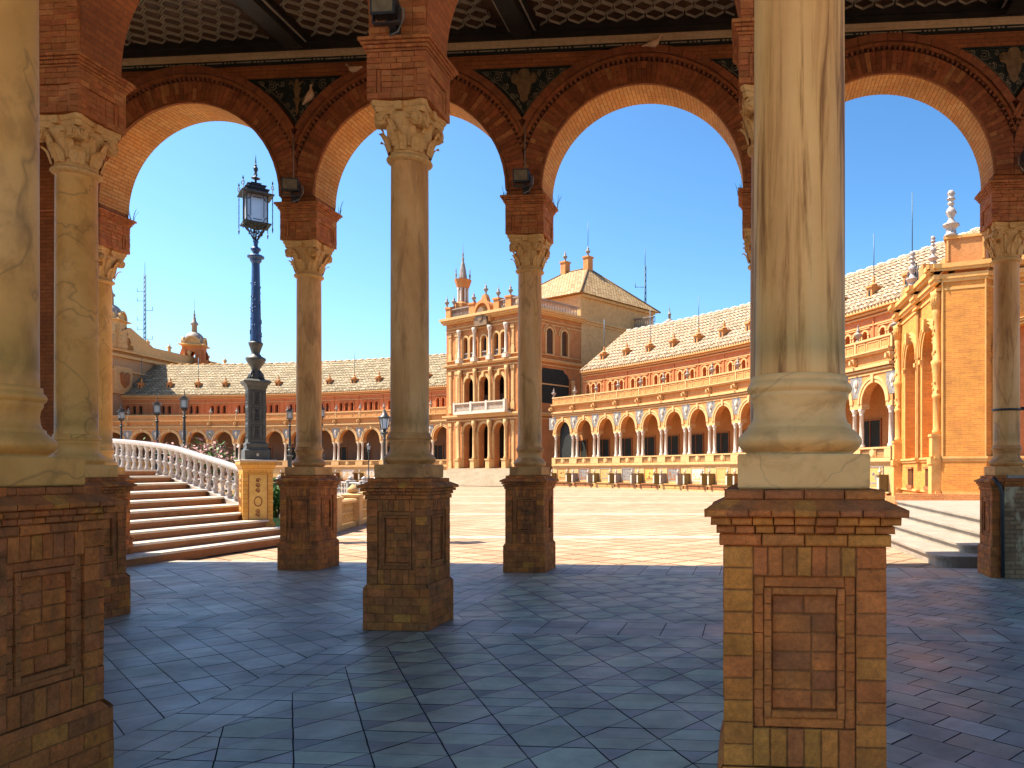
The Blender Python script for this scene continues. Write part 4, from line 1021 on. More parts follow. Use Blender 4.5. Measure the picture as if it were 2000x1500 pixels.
# canal balustrades
def bal_run(name, label, r, a0, a1, z0, h, step, mat, postmat, rb, posts):
    t = thing(name, label, 'balustrade', (0, 0, 0)); n = max(2, int(abs(a1-a0)/1.2)); path = [(*polar(r, a0+(a1-a0)*k/n), z0) for k in range(n+1)]
    mb = MB(); sweep(mb, path, [(-.16, 0), (.16, 0), (.16, .14), (-.16, .14)]); mb.build('curb', mat, t)
    mb = MB(); sweep(mb, path, [(-.17, h-.12), (.17, h-.12), (.19, h-.05), (.14, h), (-.14, h), (-.19, h-.05)]); mb.build('handrail', postmat, t)
    mb = MB(); sweep(mb, path, [(-.06, h*.5-.02), (.06, h*.5-.02), (.06, h*.5+.03), (-.06, h*.5+.03)]); mb.build('middle_rail', mat, t)
    L = abs(radians(a1-a0))*r; nb = int(L/step); first = None
    for k in range(min(nb, 98)):
        a = a0+(a1-a0)*(k+.5)/min(nb, 98)
        if first is None:
            mb = MB(); f = (h-.26)/2
            for b in (.14, .16+f): mb.lathe([(rb, b), (rb*.55, b+.12*f), (rb*1.15, b+.38*f), (rb*.5, b+.75*f), (rb*.9, b+.96*f)], 8, cap=False)
            first = mb.build('baluster', mat, t, (*polar(r, a), z0))
        else: put(first, t, (*polar(r, a), z0))
    pf = None
    for k in range(posts+1):
        a = a0+(a1-a0)*k/posts; x, y = polar(r, a)
        if pf is None:
            mb = MB(); mb.sqprof([(.24, 0), (.24, h+.02), (.28, h+.03), (.28, h+.10), (.10, h+.16)]); mb.lathe([(.06, h+.15), (.17, h+.2), (.19, h+.27), (.08, h+.36), (.03, h+.42)], 10)
            pf = mb.build('post', postmat, t, (x, y, z0), radians(a))
        else: put(pf, t, (x, y, z0), radians(a))
def ang(px, r):
    m = (px-CX)/FPX; A = m*m+1; B = -2*(m*PC[0]+PC[1]); D = PC[0]**2+PC[1]**2-r*r; q = B*B-4*A*D
    t1, t2 = (-B-sqrt(q))/2/A, (-B+sqrt(q))/2/A; return [math.degrees(atan2(t-PC[1], m*t-PC[0])) for t in (t1, t2)]
a_near = math.degrees(atan2(18.9-PC[1], -9.9-PC[0]))
bal_run('canal_balustrade', 'golden ceramic balustrade along the near canal edge between two hall columns', 73.04, a_near, ang(725, 73.04)[0]+3.5, -.055, .86, .27, M['tan_ceramic'], M['f_trim'], .075, 5)
bal_run('far_canal_balustrade', 'white balustrade on the far canal bank below the curved palace', 73.04, ang(735, 73.04)[1]-3, ang(200, 73.04)[1], -.055, .95, .8, M['white_ceramic'], M['white_ceramic'], .10, 14)
# plants on the canal bank
def shrub(label, x, y, z, rx, ry, rz, n, mats, seed, cat='shrub', s0=.05, s1=.12):
    rnd.seed(seed); t = thing('shrub', label, cat, (x, y, z))
    mb = MB()
    for k in range(9):
        a = rnd.uniform(0, 6.28); mb.tube([(0, 0, -.4), (rx*.3*cos(a), ry*.3*sin(a), rz*.5), (rx*.7*cos(a), ry*.7*sin(a), rz*rnd.uniform(.9, 1.6))], [.03, .018, .006], 4)
    mb.build('stem', M['riser'], t)
    cl = [(rnd.uniform(-.8, .8)*rx, rnd.uniform(-.8, .8)*ry, rnd.uniform(.25, 1.7)*rz, rnd.uniform(.12, .3)) for _ in range(26)]
    for mi, (mt, share) in enumerate(mats):
        mb = MB()
        for _ in range(int(n*share)):
            c = rnd.choice(cl); p = Vector((c[0]+rnd.gauss(0, c[3]*rx), c[1]+rnd.gauss(0, c[3]*ry), c[2]+rnd.gauss(0, c[3]*rz)))
            u = Vector((rnd.gauss(0, 1), rnd.gauss(0, 1), rnd.gauss(0, 1))).normalized(); v = u.cross(Vector((rnd.gauss(0, 1), rnd.gauss(0, 1), rnd.gauss(0, 1)))).normalized(); s_ = rnd.uniform(s0, s1)
            mb.face([tuple(p-u*s_), tuple(p+v*s_*.5), tuple(p+u*s_), tuple(p-v*s_*.5)])
        mb.build('blossom' if mi else 'foliage', M[mt], t)
shrub('dusty pink flowering shrub behind the bridge balustrade', -17.6, 27.5, 1.2, 1.6, .9, .75, 1500, [('leaf', .35), ('blossom', .65)], 3, 'flowering shrub')
shrub('bright green bank of reeds between the lamp pedestal and the tan column', -24.0, 45, -.9, 1.6, 1.5, 1.0, 2600, [('leaf', 1)], 5, 'reeds', .10, .26)
# marble steps on the right, beside the dwarf wall
RS = thing('marble_steps', 'worn marble steps with rounded ends rising beside the dwarf wall', 'steps', (5, 14, 0))
for k, (xn, yn, xf) in enumerate(((4.42, 13.35, 4.85), (5.02, 13.75, 5.45), (5.62, 14.15, 6.35), (6.25, 14.6, 7.3))):
    z0 = .155*k; R_ = .28
    q = [(xn+R_*(1-sin(pi/2*j/5)), yn+R_*(1-cos(pi/2*j/5))) for j in range(6)][::-1]
    P = [(12, yn)]+[(xn+R_-R_*sin(pi/2*j/5), yn+R_-R_*cos(pi/2*j/5)) for j in range(6)]+[(xf, 26+k*.2), (12, 26+k*.2)]
    sh = lambda P, o: [(x-5+(o if x < 11 else 0), y-14+(o if y < 20 else -o)) for x, y in P]
    mb = MB(); mb.prism(sh(P, .05), z0-.06, z0+.10); mb.build('riser', M['tread_grey'], RS)
    mb = MB(); mb.prism(sh(P, .012), z0+.10, z0+.115); mb.prism(sh(P, 0), z0+.115, z0+.155); mb.build('tread', M['tread_grey'], RS)

# ------------------------------------------------------------------ the curved palace
def wing(name, label, phis, dphi, left):
    mid = sum(phis)/len(phis); base = polar(PR, mid); off = (PC[0]-base[0], PC[1]-base[1], 0)
    W = thing(name, label, 'palace wing', (*base, 0)); hw = PR*tan(radians(dphi/2)); hs = dphi/2
    tf = lambda p: (PR-p[1], p[0]*(PR-p[1])/PR, p[2])                    # local (t along, d towards the plaza, z)
    def rep(mb, nm, mat, angs, parent=W):
        first = None; out = []
        for a in angs:
            if first is None:
                o = mb.build(nm, mat, W, off, radians(a)); first = o
            else: o = put(first, W, off, radians(a))
            out.append(o)
        return out
    edges = [p-hs for p in phis]+[phis[-1]+hs] if phis[1] > phis[0] else [p+hs for p in phis]+[phis[-1]-hs]
    ro = .62; r_in = hw-ro; ZS = 5.72
    def whole(fn, nm, mat):                                              # one mesh along the entire wing
        mb = MB()
        for a in phis:
            ca, sa = cos(radians(a)), sin(radians(a))
            mb.tf = lambda p: ((PR-p[1])*ca-p[0]*(PR-p[1])/PR*sa, (PR-p[1])*sa+p[0]*(PR-p[1])/PR*ca, p[2])
            fn(mb)
        return mb.build(nm, mat, W, off)
    GD = -3.3; ds = 0 if left else hw-.75; dw = .85 if left else 1.05
    def f_wall(m):
        m.bx(-hw, hw, -.6, 0, -.06, 2.1); arch_wall(m, -hw, hw, ZS, 8.62, [(0, r_in, ZS, ZS)], 0, .55, 14, sill=False)
        m.bx(-hw, hw, -4.2, -.02, 2.1, 2.22); m.bx(-hw, hw, -4.2, -.56, 7.6, 7.75); m.bx(-hw, hw, -.5, .05, 8.75, 9.45)
        m.bx(-hw, hw, -4.6, .0, 8.62, 8.74)
    whole(f_wall, 'wall', M['f_orange'])
    def f_para(m): m.bx(-hw, hw, -.14, -.09, 2.4, 2.96)
    whole(f_para, 'parapet_gap_shade', M['riser'])  # dark plate added behind the balusters, standing in for shade in the gaps
    def f_back(m): m.bx(-hw, hw, -4.6, GD, 2.2, 7.6)
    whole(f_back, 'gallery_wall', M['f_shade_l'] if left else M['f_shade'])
    def f_up(m):
        ops = [(x, .27, 10.1, 11.05) for x in (-.92, 0, .92)]
        arch_wall(m, -hw, hw, 8.74, 12.9, ops, -4.2, .35, 8)
        m.bx(-hw, hw, -4.9, -4.555, 8.74, 12.9); m.bx(-.045-hw+.05, -hw+.10, -4.2, -4.12, 9, 12.2)
    whole(f_up, 'upper_wall', M['f_red'])
    def f_trim(m):
        for z0, z1, d in ((2.08, 2.2, .10), (2.2, 2.32, .18), (7.42, 7.52, .06), (7.62, 7.72, .13), (7.80, 7.98, .24), (8.60, 8.70, .22), (8.70, 8.80, .32), (9.45, 9.57, .12)):
            m.bx(-hw, hw, -.1, d, z0, z1)
        for z0, z1, d in ((9.95, 10.06, -4.1), (11.62, 11.70, -4.12), (12.20, 12.30, -4.08), (12.42, 12.58, -4.0), (12.62, 12.80, -3.72)): m.bx(-hw, hw, -4.25, d, z0, z1)
        m.bx(-.09-hw, -hw+.09, .05, .11, 8.8, 9.45)
        for a, b in ((-hw+.22, -hw+1.05), (-hw+1.22, hw-1.22), (hw-1.05, hw-.22)):
            for q in ((a, b, 8.88, 8.92), (a, b, 9.31, 9.35), (a, a+.05, 8.88, 9.35), (b-.05, b, 8.88, 9.35)): m.bx(q[0], q[1], .05, .085, q[2], q[3])
        m.bx(-hw, hw, -.15, .16, 2.95, 3.06); m.bx(-hw, hw, -.15, .14, 2.32, 2.42)
        for s_ in (-1, 1): m.bx(min(s_*hw, s_*(hw-.62)), max(s_*hw, s_*(hw-.62)), -.15, .15, 2.42, 2.95)
        m.bx(-hw, hw, -.1, .012, .44, 2.08); m.bx(-hw, hw, -.3, .32, -.06, .08); m.bx(-hw, hw, -.3, .30, .36, .44)
        for s_ in (-1, 1): m.bx(min(s_*hw, s_*(hw-.62)), max(s_*hw, s_*(hw-.62)), -.55, .03, 5.42, ZS)
    whole(f_trim, 'cornice', M['f_trim'])
    # roof
    mb = MB(); n = len(phis); dd = math.copysign(hs, phis[1]-phis[0]); a0, a1 = phis[0]-dd, phis[-1]+dd; N = 2*n
    R0, Z0_, R1, Z1_ = PR+3.75, 12.83, PR+11.0, 18.3; SLp = hypot(R1-R0, Z1_-Z0_)
    def rp(r, a, z): return (r*cos(radians(a)), r*sin(radians(a)), z)
    N = int(abs(radians(a1-a0))*PR/.23)
    for k in range(N):                                                   # rows of barrel tiles run down the slope, in overlapping courses
        p, q = a0+(a1-a0)*k/N, a0+(a1-a0)*(k+1)/N; u0, u1 = radians(p)*PR, radians(q)*PR; ha, hb = (.0, .085) if k % 2 else (.085, .0)
        for c in range(12):
            f0, f1 = c/12, (c+1)/12; e0, e1 = .05, -.01
            mb.face([rp(R0+(R1-R0)*f0, p, Z0_+(Z1_-Z0_)*f0+ha+e0), rp(R0+(R1-R0)*f0, q, Z0_+(Z1_-Z0_)*f0+hb+e0), rp(R0+(R1-R0)*f1, q, Z0_+(Z1_-Z0_)*f1+hb+e1), rp(R0+(R1-R0)*f1, p, Z0_+(Z1_-Z0_)*f1+ha+e1)],
                uv=[(u0, SLp*f0), (u1, SLp*f0), (u1, SLp*f1), (u0, SLp*f1)])
        if k % 4 == 0:
            q4 = a0+(a1-a0)*min(k+4, N)/N
            mb.face([rp(R1, p, Z1_), rp(R1, q4, Z1_), rp(R1+8, q4, 12.5), rp(R1+8, p, 12.5)], uv=[(u0, 0), (u1, 0), (u1, 9), (u0, 9)])
            mb.face([rp(R0, p, Z0_-.06), rp(R0, q4, Z0_-.06), rp(R1, q4, Z1_-.08), rp(R1, p, Z1_-.08)])
        mb.face([rp(R0, p, Z0_+ha+.05), rp(R0, q, Z0_+hb+.05), rp(R0, q, Z0_-.05), rp(R0, p, Z0_-.05)])
    ne = int(abs(radians(a1-a0))*PR/.34)
    for k in range(ne):                                                  # rounded tile ends along the eave
        a = radians(a0+(a1-a0)*(k+.5)/ne); c_, s_ = cos(a), sin(a)
        mb.tube([((R0-.10)*c_, (R0-.10)*s_, Z0_-.03), ((R0+.8)*c_, (R0+.8)*s_, Z0_+.63)], .06, 5)
    ro_ = mb.build('roof', M['roof_l'] if left else M['roof_r'], W, off)
    mb = MB(); nr = int(abs(radians(a1-a0))*PR/1.1)
    mb.tube([rp(R1, a0+(a1-a0)*(k+e)/nr, Z1_+.05) for k in range(nr) for e in (0, .5, .52, .98)], [.13, .13, .05, .05]*nr, 6)
    mb.build('ridge_cap', M['f_white'] if not left else M['f_trim'], ro_)
    # repeated parts
    m = MB(tf); ring(m, 0, ZS, r_in-.004, r_in+.16, -.02, .06, 18); ring(m, 0, ZS, r_in+.16, r_in+.20, -.02, .03, 18); ring(m, 0, ZS, r_in+.20, r_in+.36, -.02, .10, 18, clip=hw-.002)
    m.plate([(-.10, ZS+r_in-.02), (.10, ZS+r_in-.02), (.15, ZS+r_in+.46), (-.15, ZS+r_in+.46)], 0, .16)
    rep(m, 'arch', M['f_trim'], phis)
    CPR = [(.22, 3.06), (.22, 3.16), (.20, 3.17), (.21, 3.22), (.15, 3.28), (.17, 3.33), (.145, 3.36), (.145, 3.9), (.125, 5.02), (.15, 5.04), (.13, 5.07), (.15, 5.18), (.22, 5.34), (.22, 5.42)]
    first = None
    for a in phis:
        for s_ in (-1, 1):
            if first is None:
                m = MB(tf); m.lathe(CPR, 12); first = m.build('column', M['f_white'], W)
                first.location = (0, 0, 0)
                me = first.data                                          # recentre the mesh on its own axis
                for v in me.vertices: v.co.x -= PR
            o = first if first.location.length == 0 and a == phis[0] and s_ == -1 else put(first, W)
            t = s_*(hw-.36); d_ = .0+.15; x, y = (PR+d_), t; ca, sa = cos(radians(a)), sin(radians(a))
            o.location = (off[0]+x*ca-y*sa, off[1]+x*sa+y*ca, 0)
    m = MB(tf)
    for x in [-hw+.72+(.11*q) for q in range(int((2*hw-1.44)/.11)+1)]:
        if abs(x) > .26: m.lathe([(.03, 2.42), (.045, 2.5), (.025, 2.62), (.045, 2.75), (.03, 2.95)], 5, x, 0)
    P = [(.23*cos(2*pi*q/16), 2.69+.27*sin(2*pi*q/16)) for q in range(16)]; m.plate(P, -.05, .14); m.plate([(u*.7, 2.69+(z-2.69)*.7) for u, z in P], .14, .17)
    m.bx(-.32, -.27, -.1, .12, 2.42, 2.95); m.bx(.27, .32, -.1, .12, 2.42, 2.95)
    rep(m, 'balustrade', M['f_trim'], phis)
    m = MB(tf); m.plate([(-.62, 6.1), (.62, 6.1), (.62, 7.4), (-.62, 7.4)], -.01, .012)
    rep(m, 'tile_spandrel', M['blue_tile'], edges)
    m = MB(tf); P = [(.20*cos(2*pi*q/14), 6.98+.26*sin(2*pi*q/14)) for q in range(14)]; m.plate(P, .0, .07); m.plate([(u*.62, 6.98+(z-6.98)*.62) for u, z in P], .07, .13); m.plate([(-.06, 6.5), (.06, 6.5), (.13, 6.72), (-.13, 6.72)], 0, .05)
    rep(m, 'medallion', M['f_white'], edges)
    m = MB(tf); m.plate([(-.17, 8.3), (-.1, 8.08), (.1, 8.08), (.17, 8.3), (.12, 8.5), (-.12, 8.5)], 0, .30); m.plate([(-.10, 8.22), (-.05, 8.12), (.05, 8.12), (.10, 8.22), (.06, 8.4), (-.06, 8.4)], .3, .5)
    rep(m, 'lion_head', M['f_trim'], edges)
    UR = [(.16, 9.57), (.16, 9.66), (.07, 9.70), (.06, 9.78), (.14, 9.86), (.25, 10.0), (.27, 10.08), (.16, 10.12), (.09, 10.2), (.13, 10.28), (.09, 10.36), (.05, 10.42), (.06, 10.5), (.0, 10.72)]
    m = MB(tf); m.lathe(UR, 10, 0, -.15); rep(m, 'urn', M['grey_ceramic'], edges)
    m = MB(tf)
    for x in (-.92, 0, .92): ring(m, x, 11.05, .27, .40, -4.22, -4.12, 8, zb=10.1); m.bx(x-.42, x+.42, -4.22, -4.10, 10.02, 10.1); m.bx(x-.46, x-.27, -4.22, -4.09, 11.02, 11.1); m.bx(x+.27, x+.46, -4.22, -4.09, 11.02, 11.1)
    m.bx(-1.42, 1.42, -4.22, -4.11, 11.5, 11.56)
    wf = rep(m, 'window_group', M['f_red'] if left else M['f_trim'], phis)
    m = MB(tf)
    m.bx(-1.3, 1.3, -4.54, -4.50, 10.0, 11.4)
    pane = m.build('window_pane', M['f_dark'] if left else M['f_orange'], W, off, radians(phis[0]))
    pane.parent = wf[0]; pane.location = (0, 0, 0); pane.rotation_euler = (0, 0, 0)
    for w_ in wf[1:]: put(pane, w_, (0, 0, 0), 0)
    m = MB(tf); m.bx(ds-dw, ds+dw, GD, GD+.04, 2.22, 5.0); dr = rep(m, 'door', M['f_door'], phis)
    m = MB(tf)
    for q in ((-dw-.1, -dw, 2.22, 5.0), (dw, dw+.1, 2.22, 5.0), (-dw-.1, dw+.1, 5.0, 5.12), (-.025, .025, 2.22, 5.0)): m.bx(ds+q[0], ds+q[1], GD, GD+.1, q[2], q[3])
    fr_ = m.build('door_frame', M['riser'], W); fr_.parent = dr[0]
    for d_ in dr[1:]: put(fr_, d_, (0, 0, 0), 0)
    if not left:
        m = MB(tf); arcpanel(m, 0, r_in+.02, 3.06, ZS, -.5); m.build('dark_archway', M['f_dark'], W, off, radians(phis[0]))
    # tiled benches at the foot, with their small pillars
    cols = ['pillar_brown', 'pillar_blue', 'pillar_olive', 'pillar_brown', 'grey_ceramic']; rnd.seed(6 if left else 5)
    pm_, pl_ = {}, {}
    for k, a in enumerate(phis):
        c1, c2 = rnd.choice(['gold_tile', 'blue_tile', 'tan_ceramic', 'f_white', 'tan_ceramic']), rnd.choice(cols)
        m = MB(tf); m.bx(-.95, .95, 0, .03, .75, 1.85); tp = m.build('tile_panel', M[c1], W, off, radians(a))
        m = MB(tf)
        for q in ((-1.0, -.93, .7, 1.9), (.93, 1.0, .7, 1.9), (-1.0, 1.0, 1.85, 1.93)): m.bx(q[0], q[1], 0, .06, q[2], q[3])
        for _ in range(7):
            x, z = rnd.uniform(-.6, .6), rnd.uniform(.9, 1.55); r = rnd.uniform(.06, .17); m.plate([(x+r*cos(1.26*q+x), z+r*.8*sin(1.26*q+x)) for q in range(5)], .03, .036)
        m.bx(-.7, .7, .03, .037, .86, .98); m.build('panel_picture', M[rnd.choice(['riser', 'f_trim', 'grey_ceramic'])], tp)
        for s_ in (-1, 1):
            x = s_*(hw-.52); m = MB(tf); m.bx(x-.13, x+.13, .02, .62, .44, 1.36); m.bx(x-.16, x+.16, .0, .66, 1.36, 1.44); pl = m.build('bench_pillar', M[c2], W, off, radians(a))
            m = MB(tf); m.lathe([(.07, 1.44), (.05, 1.5), (.12, 1.58), (.13, 1.63), (.05, 1.7), (.06, 1.76), (.0, 1.9)], 8, x, .5); m.bx(x-.09, x+.09, .62, .64, .55, 1.25); m.build('pillar_finial', M['f_white'], pl)
        m = MB(tf); m.bx(-hw+.1, -hw*.36, .32, .336, .10, .34); m.bx(-hw*.30, hw-.1, .32, .336, .10, .34); m.bx(-hw+.64, hw-.64, .1, .42, .44, .52); m.build('bench', M[('riser', 'riser', 'tan_ceramic')[k % 3]], W, off, radians(a))
    # small roof vents with pinnacles, every second one a lightning rod
    m = MB(tf); m.bx(-.28, .28, -6.1, -5.3, 13.2, 14.7); m.bx(-.35, .35, -6.2, -5.2, 14.7, 14.82); m.lathe([(.30, 14.9), (.22, 15.0), (.08, 15.1), (.10, 15.2), (.14, 15.3), (.04, 15.4), (.09, 15.5), (.0, 15.7)], 8, 0, -5.7)
    vs = rep(m, 'roof_vent', M['f_orange'], phis)
    m = MB(tf); m.bx(-.10, .10, -5.3, -5.285, 14.1, 14.5); vh = m.build('vent_opening', M['f_dark'], W); vh.parent = vs[0]
    for v_ in vs[1:]: put(vh, v_, (0, 0, 0), 0)
    m = MB(tf); m.tube([(0, -5.7, 15.4), (0, -5.7, 18.6)], .035, 5); rd = None
    for k, v_ in enumerate(vs):
        if k % 2 == (1 if left else 0):
            if rd is None: rd = m.build('lightning_rod', M['mast'], v_)
            else: put(rd, v_, (0, 0, 0), 0)
    return W
PH_R = [46.35-2.0974*k for k in range(13)]
PH_L = [58.75+2.385*k for k in range(14)]
wing('palace_wing', 'sunlit curved palace wing on the right, cream roof and white paired columns', PH_R, 2.0974, False)
wing('palace_wing', 'distant curved palace wing under a grey green tiled roof, seen past the lamps', PH_L, 2.385, True)

# ------------------------------------------------------------------ the tower between the two wings
def P2(px, r): return ray(px, r)
TLc, TRc = P2(872, 99.3), P2(1028, 99.3)
TW = hypot(TLc[0]-TRc[0], TLc[1]-TRc[1]); tu = ((TRc[0]-TLc[0])/TW, (TRc[1]-TLc[1])/TW); tn = (tu[1], -tu[0])
TO = thing('palace_tower', 'ornate orange palace tower of three arched storeys with balcony, turret and gold tiled hip roof', 'tower', (*TLc, 0))
ftf = frame((0, 0), tu, tn)                                             # local (u from the left corner, d outwards, z)
FD = 8.6; BD = 22.5
pier = (TW-3*2.75)/2; uc = [pier+2.75*(k+.5) for k in range(3)]
mb = MB(ftf)
arch_wall(mb, 0, TW, 0, 8.4, [(u, 1.0, 2.0, 6.2) for u in uc], 0, .75, 14)
arch_wall(mb, 0, TW, 8.4, 14.5, [(u, .85, 9.0, 11.85) for u in uc], 0, .65, 14)
ops3 = [(uc[0]-.6, .42, 14.95, 17.1), (uc[0]+.6, .42, 14.95, 17.1), (uc[1], .5, 14.95, 16.9), (uc[2]-.6, .42, 14.95, 17.1), (uc[2]+.6, .42, 14.95, 17.1)]
arch_wall(mb, 0, TW, 14.5, 20, ops3, 0, .42, 12)
rtf = frame((tu[0]*TW, tu[1]*TW), (-tn[0], -tn[1]), tu)                 # right flank: u runs back, d outwards to the right
mb.tf = rtf
arch_wall(mb, 0, FD, 0, 9.3, [], 0, 1, 4)
arch_wall(mb, 0, FD, 9.3, 20, [(3.5, .5, 15.1, 17.5), (5.9, .5, 15.1, 17.5)], 0, .5, 12)
mb.tf = ftf; mb.face([(0, 0, 0), (0, -FD, 0), (0, -FD, 20), (0, 0, 20)]); mb.face([(0, 0, 20.05), (TW, 0, 20.05), (TW, -FD, 20.05), (0, -FD, 20.05)]); mb.face([(0, -FD, 0), (TW, -FD, 0), (TW, -FD, 20), (0, -FD, 20)])
mb.build('loggia_block', M['f_brick'], TO)
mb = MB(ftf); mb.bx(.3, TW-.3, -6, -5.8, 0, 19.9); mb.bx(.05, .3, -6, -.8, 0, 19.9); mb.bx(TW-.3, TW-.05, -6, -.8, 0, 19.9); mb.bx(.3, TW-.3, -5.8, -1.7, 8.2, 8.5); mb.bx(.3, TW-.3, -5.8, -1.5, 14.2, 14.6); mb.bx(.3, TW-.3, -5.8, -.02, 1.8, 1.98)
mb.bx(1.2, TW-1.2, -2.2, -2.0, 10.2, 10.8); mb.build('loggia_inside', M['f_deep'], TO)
mb = MB(ftf)
for u, r, zb, zs in ops3: mb = MB(ftf); mb.bx(u-r, u+r, -.42, -.36, zb, zs+r); mb.build('window_pane', M['f_dark'], TO)
mb = MB(ftf)
for q in ((uc[0]-.9, uc[0]+.9, 2, 6.5), (uc[2]-.9, uc[2]+.9, 2, 6.5), (uc[2]-.8, uc[2]+.8, 9, 12.4), (uc[0]-1.2, uc[0]+.3, 9, 12.4)): mb = MB(ftf); mb.bx(q[0], q[1], -5.79, -5.74, q[2], q[3]); mb.build('inner_door', M['f_dark'], TO)
pass
for u in (3.5, 5.9): mb = MB(rtf); mb.bx(u-.5, u+.5, -.48, -.42, 15.1, 18.0); mb.build('window_pane', M['f_dark'], TO)
mb = MB(rtf); mb.bx(1.6, 6.6, -.3, .015, 9.4, 12.4); mb.plate([(1.6, 12.4), (6.6, 12.4), (6.3, 12.9), (5.9, 13.1), (5.7, 13.4), (2.5, 13.4), (2.3, 13.1), (1.9, 12.9)], -.3, .015); lo = mb.build('loggia_door', M['f_dark'], TO)
mb = MB(rtf); mb.lathe([(.3, 9.3), (.3, 9.5), (.2, 9.6), (.17, 11.8), (.3, 12.1), (.3, 12.3)], 10, 7.0, .25); mb.lathe([(.3, 9.3), (.3, 9.5), (.2, 9.6), (.17, 11.8), (.3, 12.1), (.3, 12.3)], 10, 1.2, .25)
mb.bx(1.6, 6.6, .016, .05, 11.5, 11.65); mb.build('door_jamb', M['f_trim'], lo)
def trims(m, L, arches=True):
    for z0, z1, d in ((7.55, 7.7, .15), (7.9, 8.1, .3), (8.1, 8.3, .42), (13.7, 13.82, .12), (14.1, 14.28, .3), (14.28, 14.42, .42), (14.86, 14.94, .2), (18.35, 18.47, .12), (18.75, 18.85, .12), (19.35, 19.5, .35), (19.5, 19.7, .6), (19.7, 20.0, .85)):
        m.bx(-.3 if d > .3 else 0, L+(.3 if d > .3 else 0), -.02, d, z0, z1)
mb = MB(ftf); trims(mb, TW)
for u in uc:
    ring(mb, u, 6.2, 1.0, 1.28, 0, .12, 14, zb=2.0); mb.bx(u-1.35, u-1.0, -.02, .2, 6.05, 6.25); mb.bx(u+1.0, u+1.35, -.02, .2, 6.05, 6.25)
    ring(mb, u, 11.85, .85, 1.16, 0, .14, 14, zb=9.0); mb.plate([(u-.14, 12.6), (u+.14, 12.6), (u+.2, 13.2), (u-.2, 13.2)], 0, .3); mb.bx(u-1.2, u+1.2, 0, .1, 13.25, 13.35)
for u, r, zb, zs in ops3: ring(mb, u, zs, r, r+.22, 0, .12, 12, zb=zb)
for u in [pier*.28, pier*.72, TW-pier*.28, TW-pier*.72]:
    for z0, z1 in ((2.2, 7.4), (8.9, 13.6), (15.2, 18.2)):
        mb.bx(u-.30, u+.30, 0, .16, z0-.3, z0+.5); mb.bx(u-.23, u+.23, 0, .12, z0+.5, z1-.4); mb.bx(u-.32, u+.32, 0, .2, z1-.4, z1); mb.bx(u-.12, u+.12, .12, .15, z0+.8, z1-.7)
mb.tf = rtf; trims(mb, FD)
for u in (3.5, 5.9): ring(mb, u, 17.5, .5, .72, 0, .10, 12, zb=15.0); ring(mb, u, 17.5, .86, .98, 0, .12, 12, zb=17.3); mb.bx(u-.6, u+.6, 0, .15, 14.95, 15.05)
mb.build('cornice', M['f_trim'], TO)
for u in [pier-.05]+[pier+2.75*k for k in (1, 2)]+[TW-pier+.05]:         # engaged columns of the three storeys
    mb = MB(ftf); mb.bx(u-.34, u+.34, 0, .75, .0, 2.9); mb.bx(u-.4, u+.4, 0, .82, 2.9, 3.05); mb.lathe([(.26, 3.05), (.26, 3.2), (.19, 3.3), (.17, 6.6), (.28, 7.0), (.3, 7.5)], 10, u, .42)
    mb.build('column', M['f_trim'], TO)
    mb = MB(ftf); mb.bx(u-.3, u+.3, 0, .5, 8.6, 9.3); mb.lathe([(.2, 9.3), (.16, 9.5), (.15, 12.6), (.24, 13.0), (.26, 13.6)], 10, u, .28); mb.build('column', M['f_trim'], TO)
    mb = MB(ftf); mb.bx(u-.34, u+.34, 0, .7, 14.45, 14.9); mb.lathe([(.27, 14.9), (.25, 15.1), (.18, 15.2), (.16, 17.7), (.28, 18.1), (.3, 18.4)], 10, u, .38); mb.build('column', M['f_white'], TO)
def balustr(m, L, z, h, d=-.1, step=.24, u0=0):
    m.bx(u0, L, d-.16, d+.16, z, z+.16); m.bx(u0, L, d-.18, d+.18, z+h-.14, z+h)
    for k in range(int((L-u0)/step)): m.lathe([(.06, z+.16), (.085, z+h*.35), (.045, z+h*.6), (.07, z+h-.14)], 5, u0+step*(k+.5), d, cap=False)
mb = MB(ftf); balustr(mb, TW-pier+.35, 8.5, 1.15, .75, .22, pier-.35); mb.bx(pier-.45, TW-pier+.45, 0, .95, 8.3, 8.5)
for u in (pier-.35, pier+2.75, pier+5.5, TW-pier+.35): mb.bx(u-.16, u+.16, .55, .95, 8.5, 9.75)
mb.build('balcony', M['f_white'], TO)
mb = MB(ftf)
for u, r, zb, zs in ops3: balustr(mb, u+r, zb, .7, -.15, .16, u-r)
mb.build('window_balustrade', M['grey_ceramic'], TO)
mb = MB(ftf); balustr(mb, TW/2-1.7, 20.02, 1.2, -.1, .26, .9); mb.build('roof_balustrade', M['grey_ceramic'], TO)
mb = MB(ftf); balustr(mb, TW-.4, 20.02, 1.2, -.1, .26, TW/2+1.7); mb.build('roof_balustrade', M['grey_ceramic'], TO)
mb = MB(rtf); balustr(mb, FD-.4, 20.02, 1.2, -.1, .26, .3); mb.build('roof_balustrade', M['grey_ceramic'], TO)
for u in (.5, TW/2-2.2, TW/2+2.2, TW-.3, TW*.80): mb = MB(ftf); mb.bx(u-.45, u+.45, -.55, .15, 20.0, 21.45); mb.bx(u-.55, u+.55, -.65, .25, 21.3, 21.5); mb.build('parapet_pier', M['f_orange'], TO)
mb = MB(ftf)
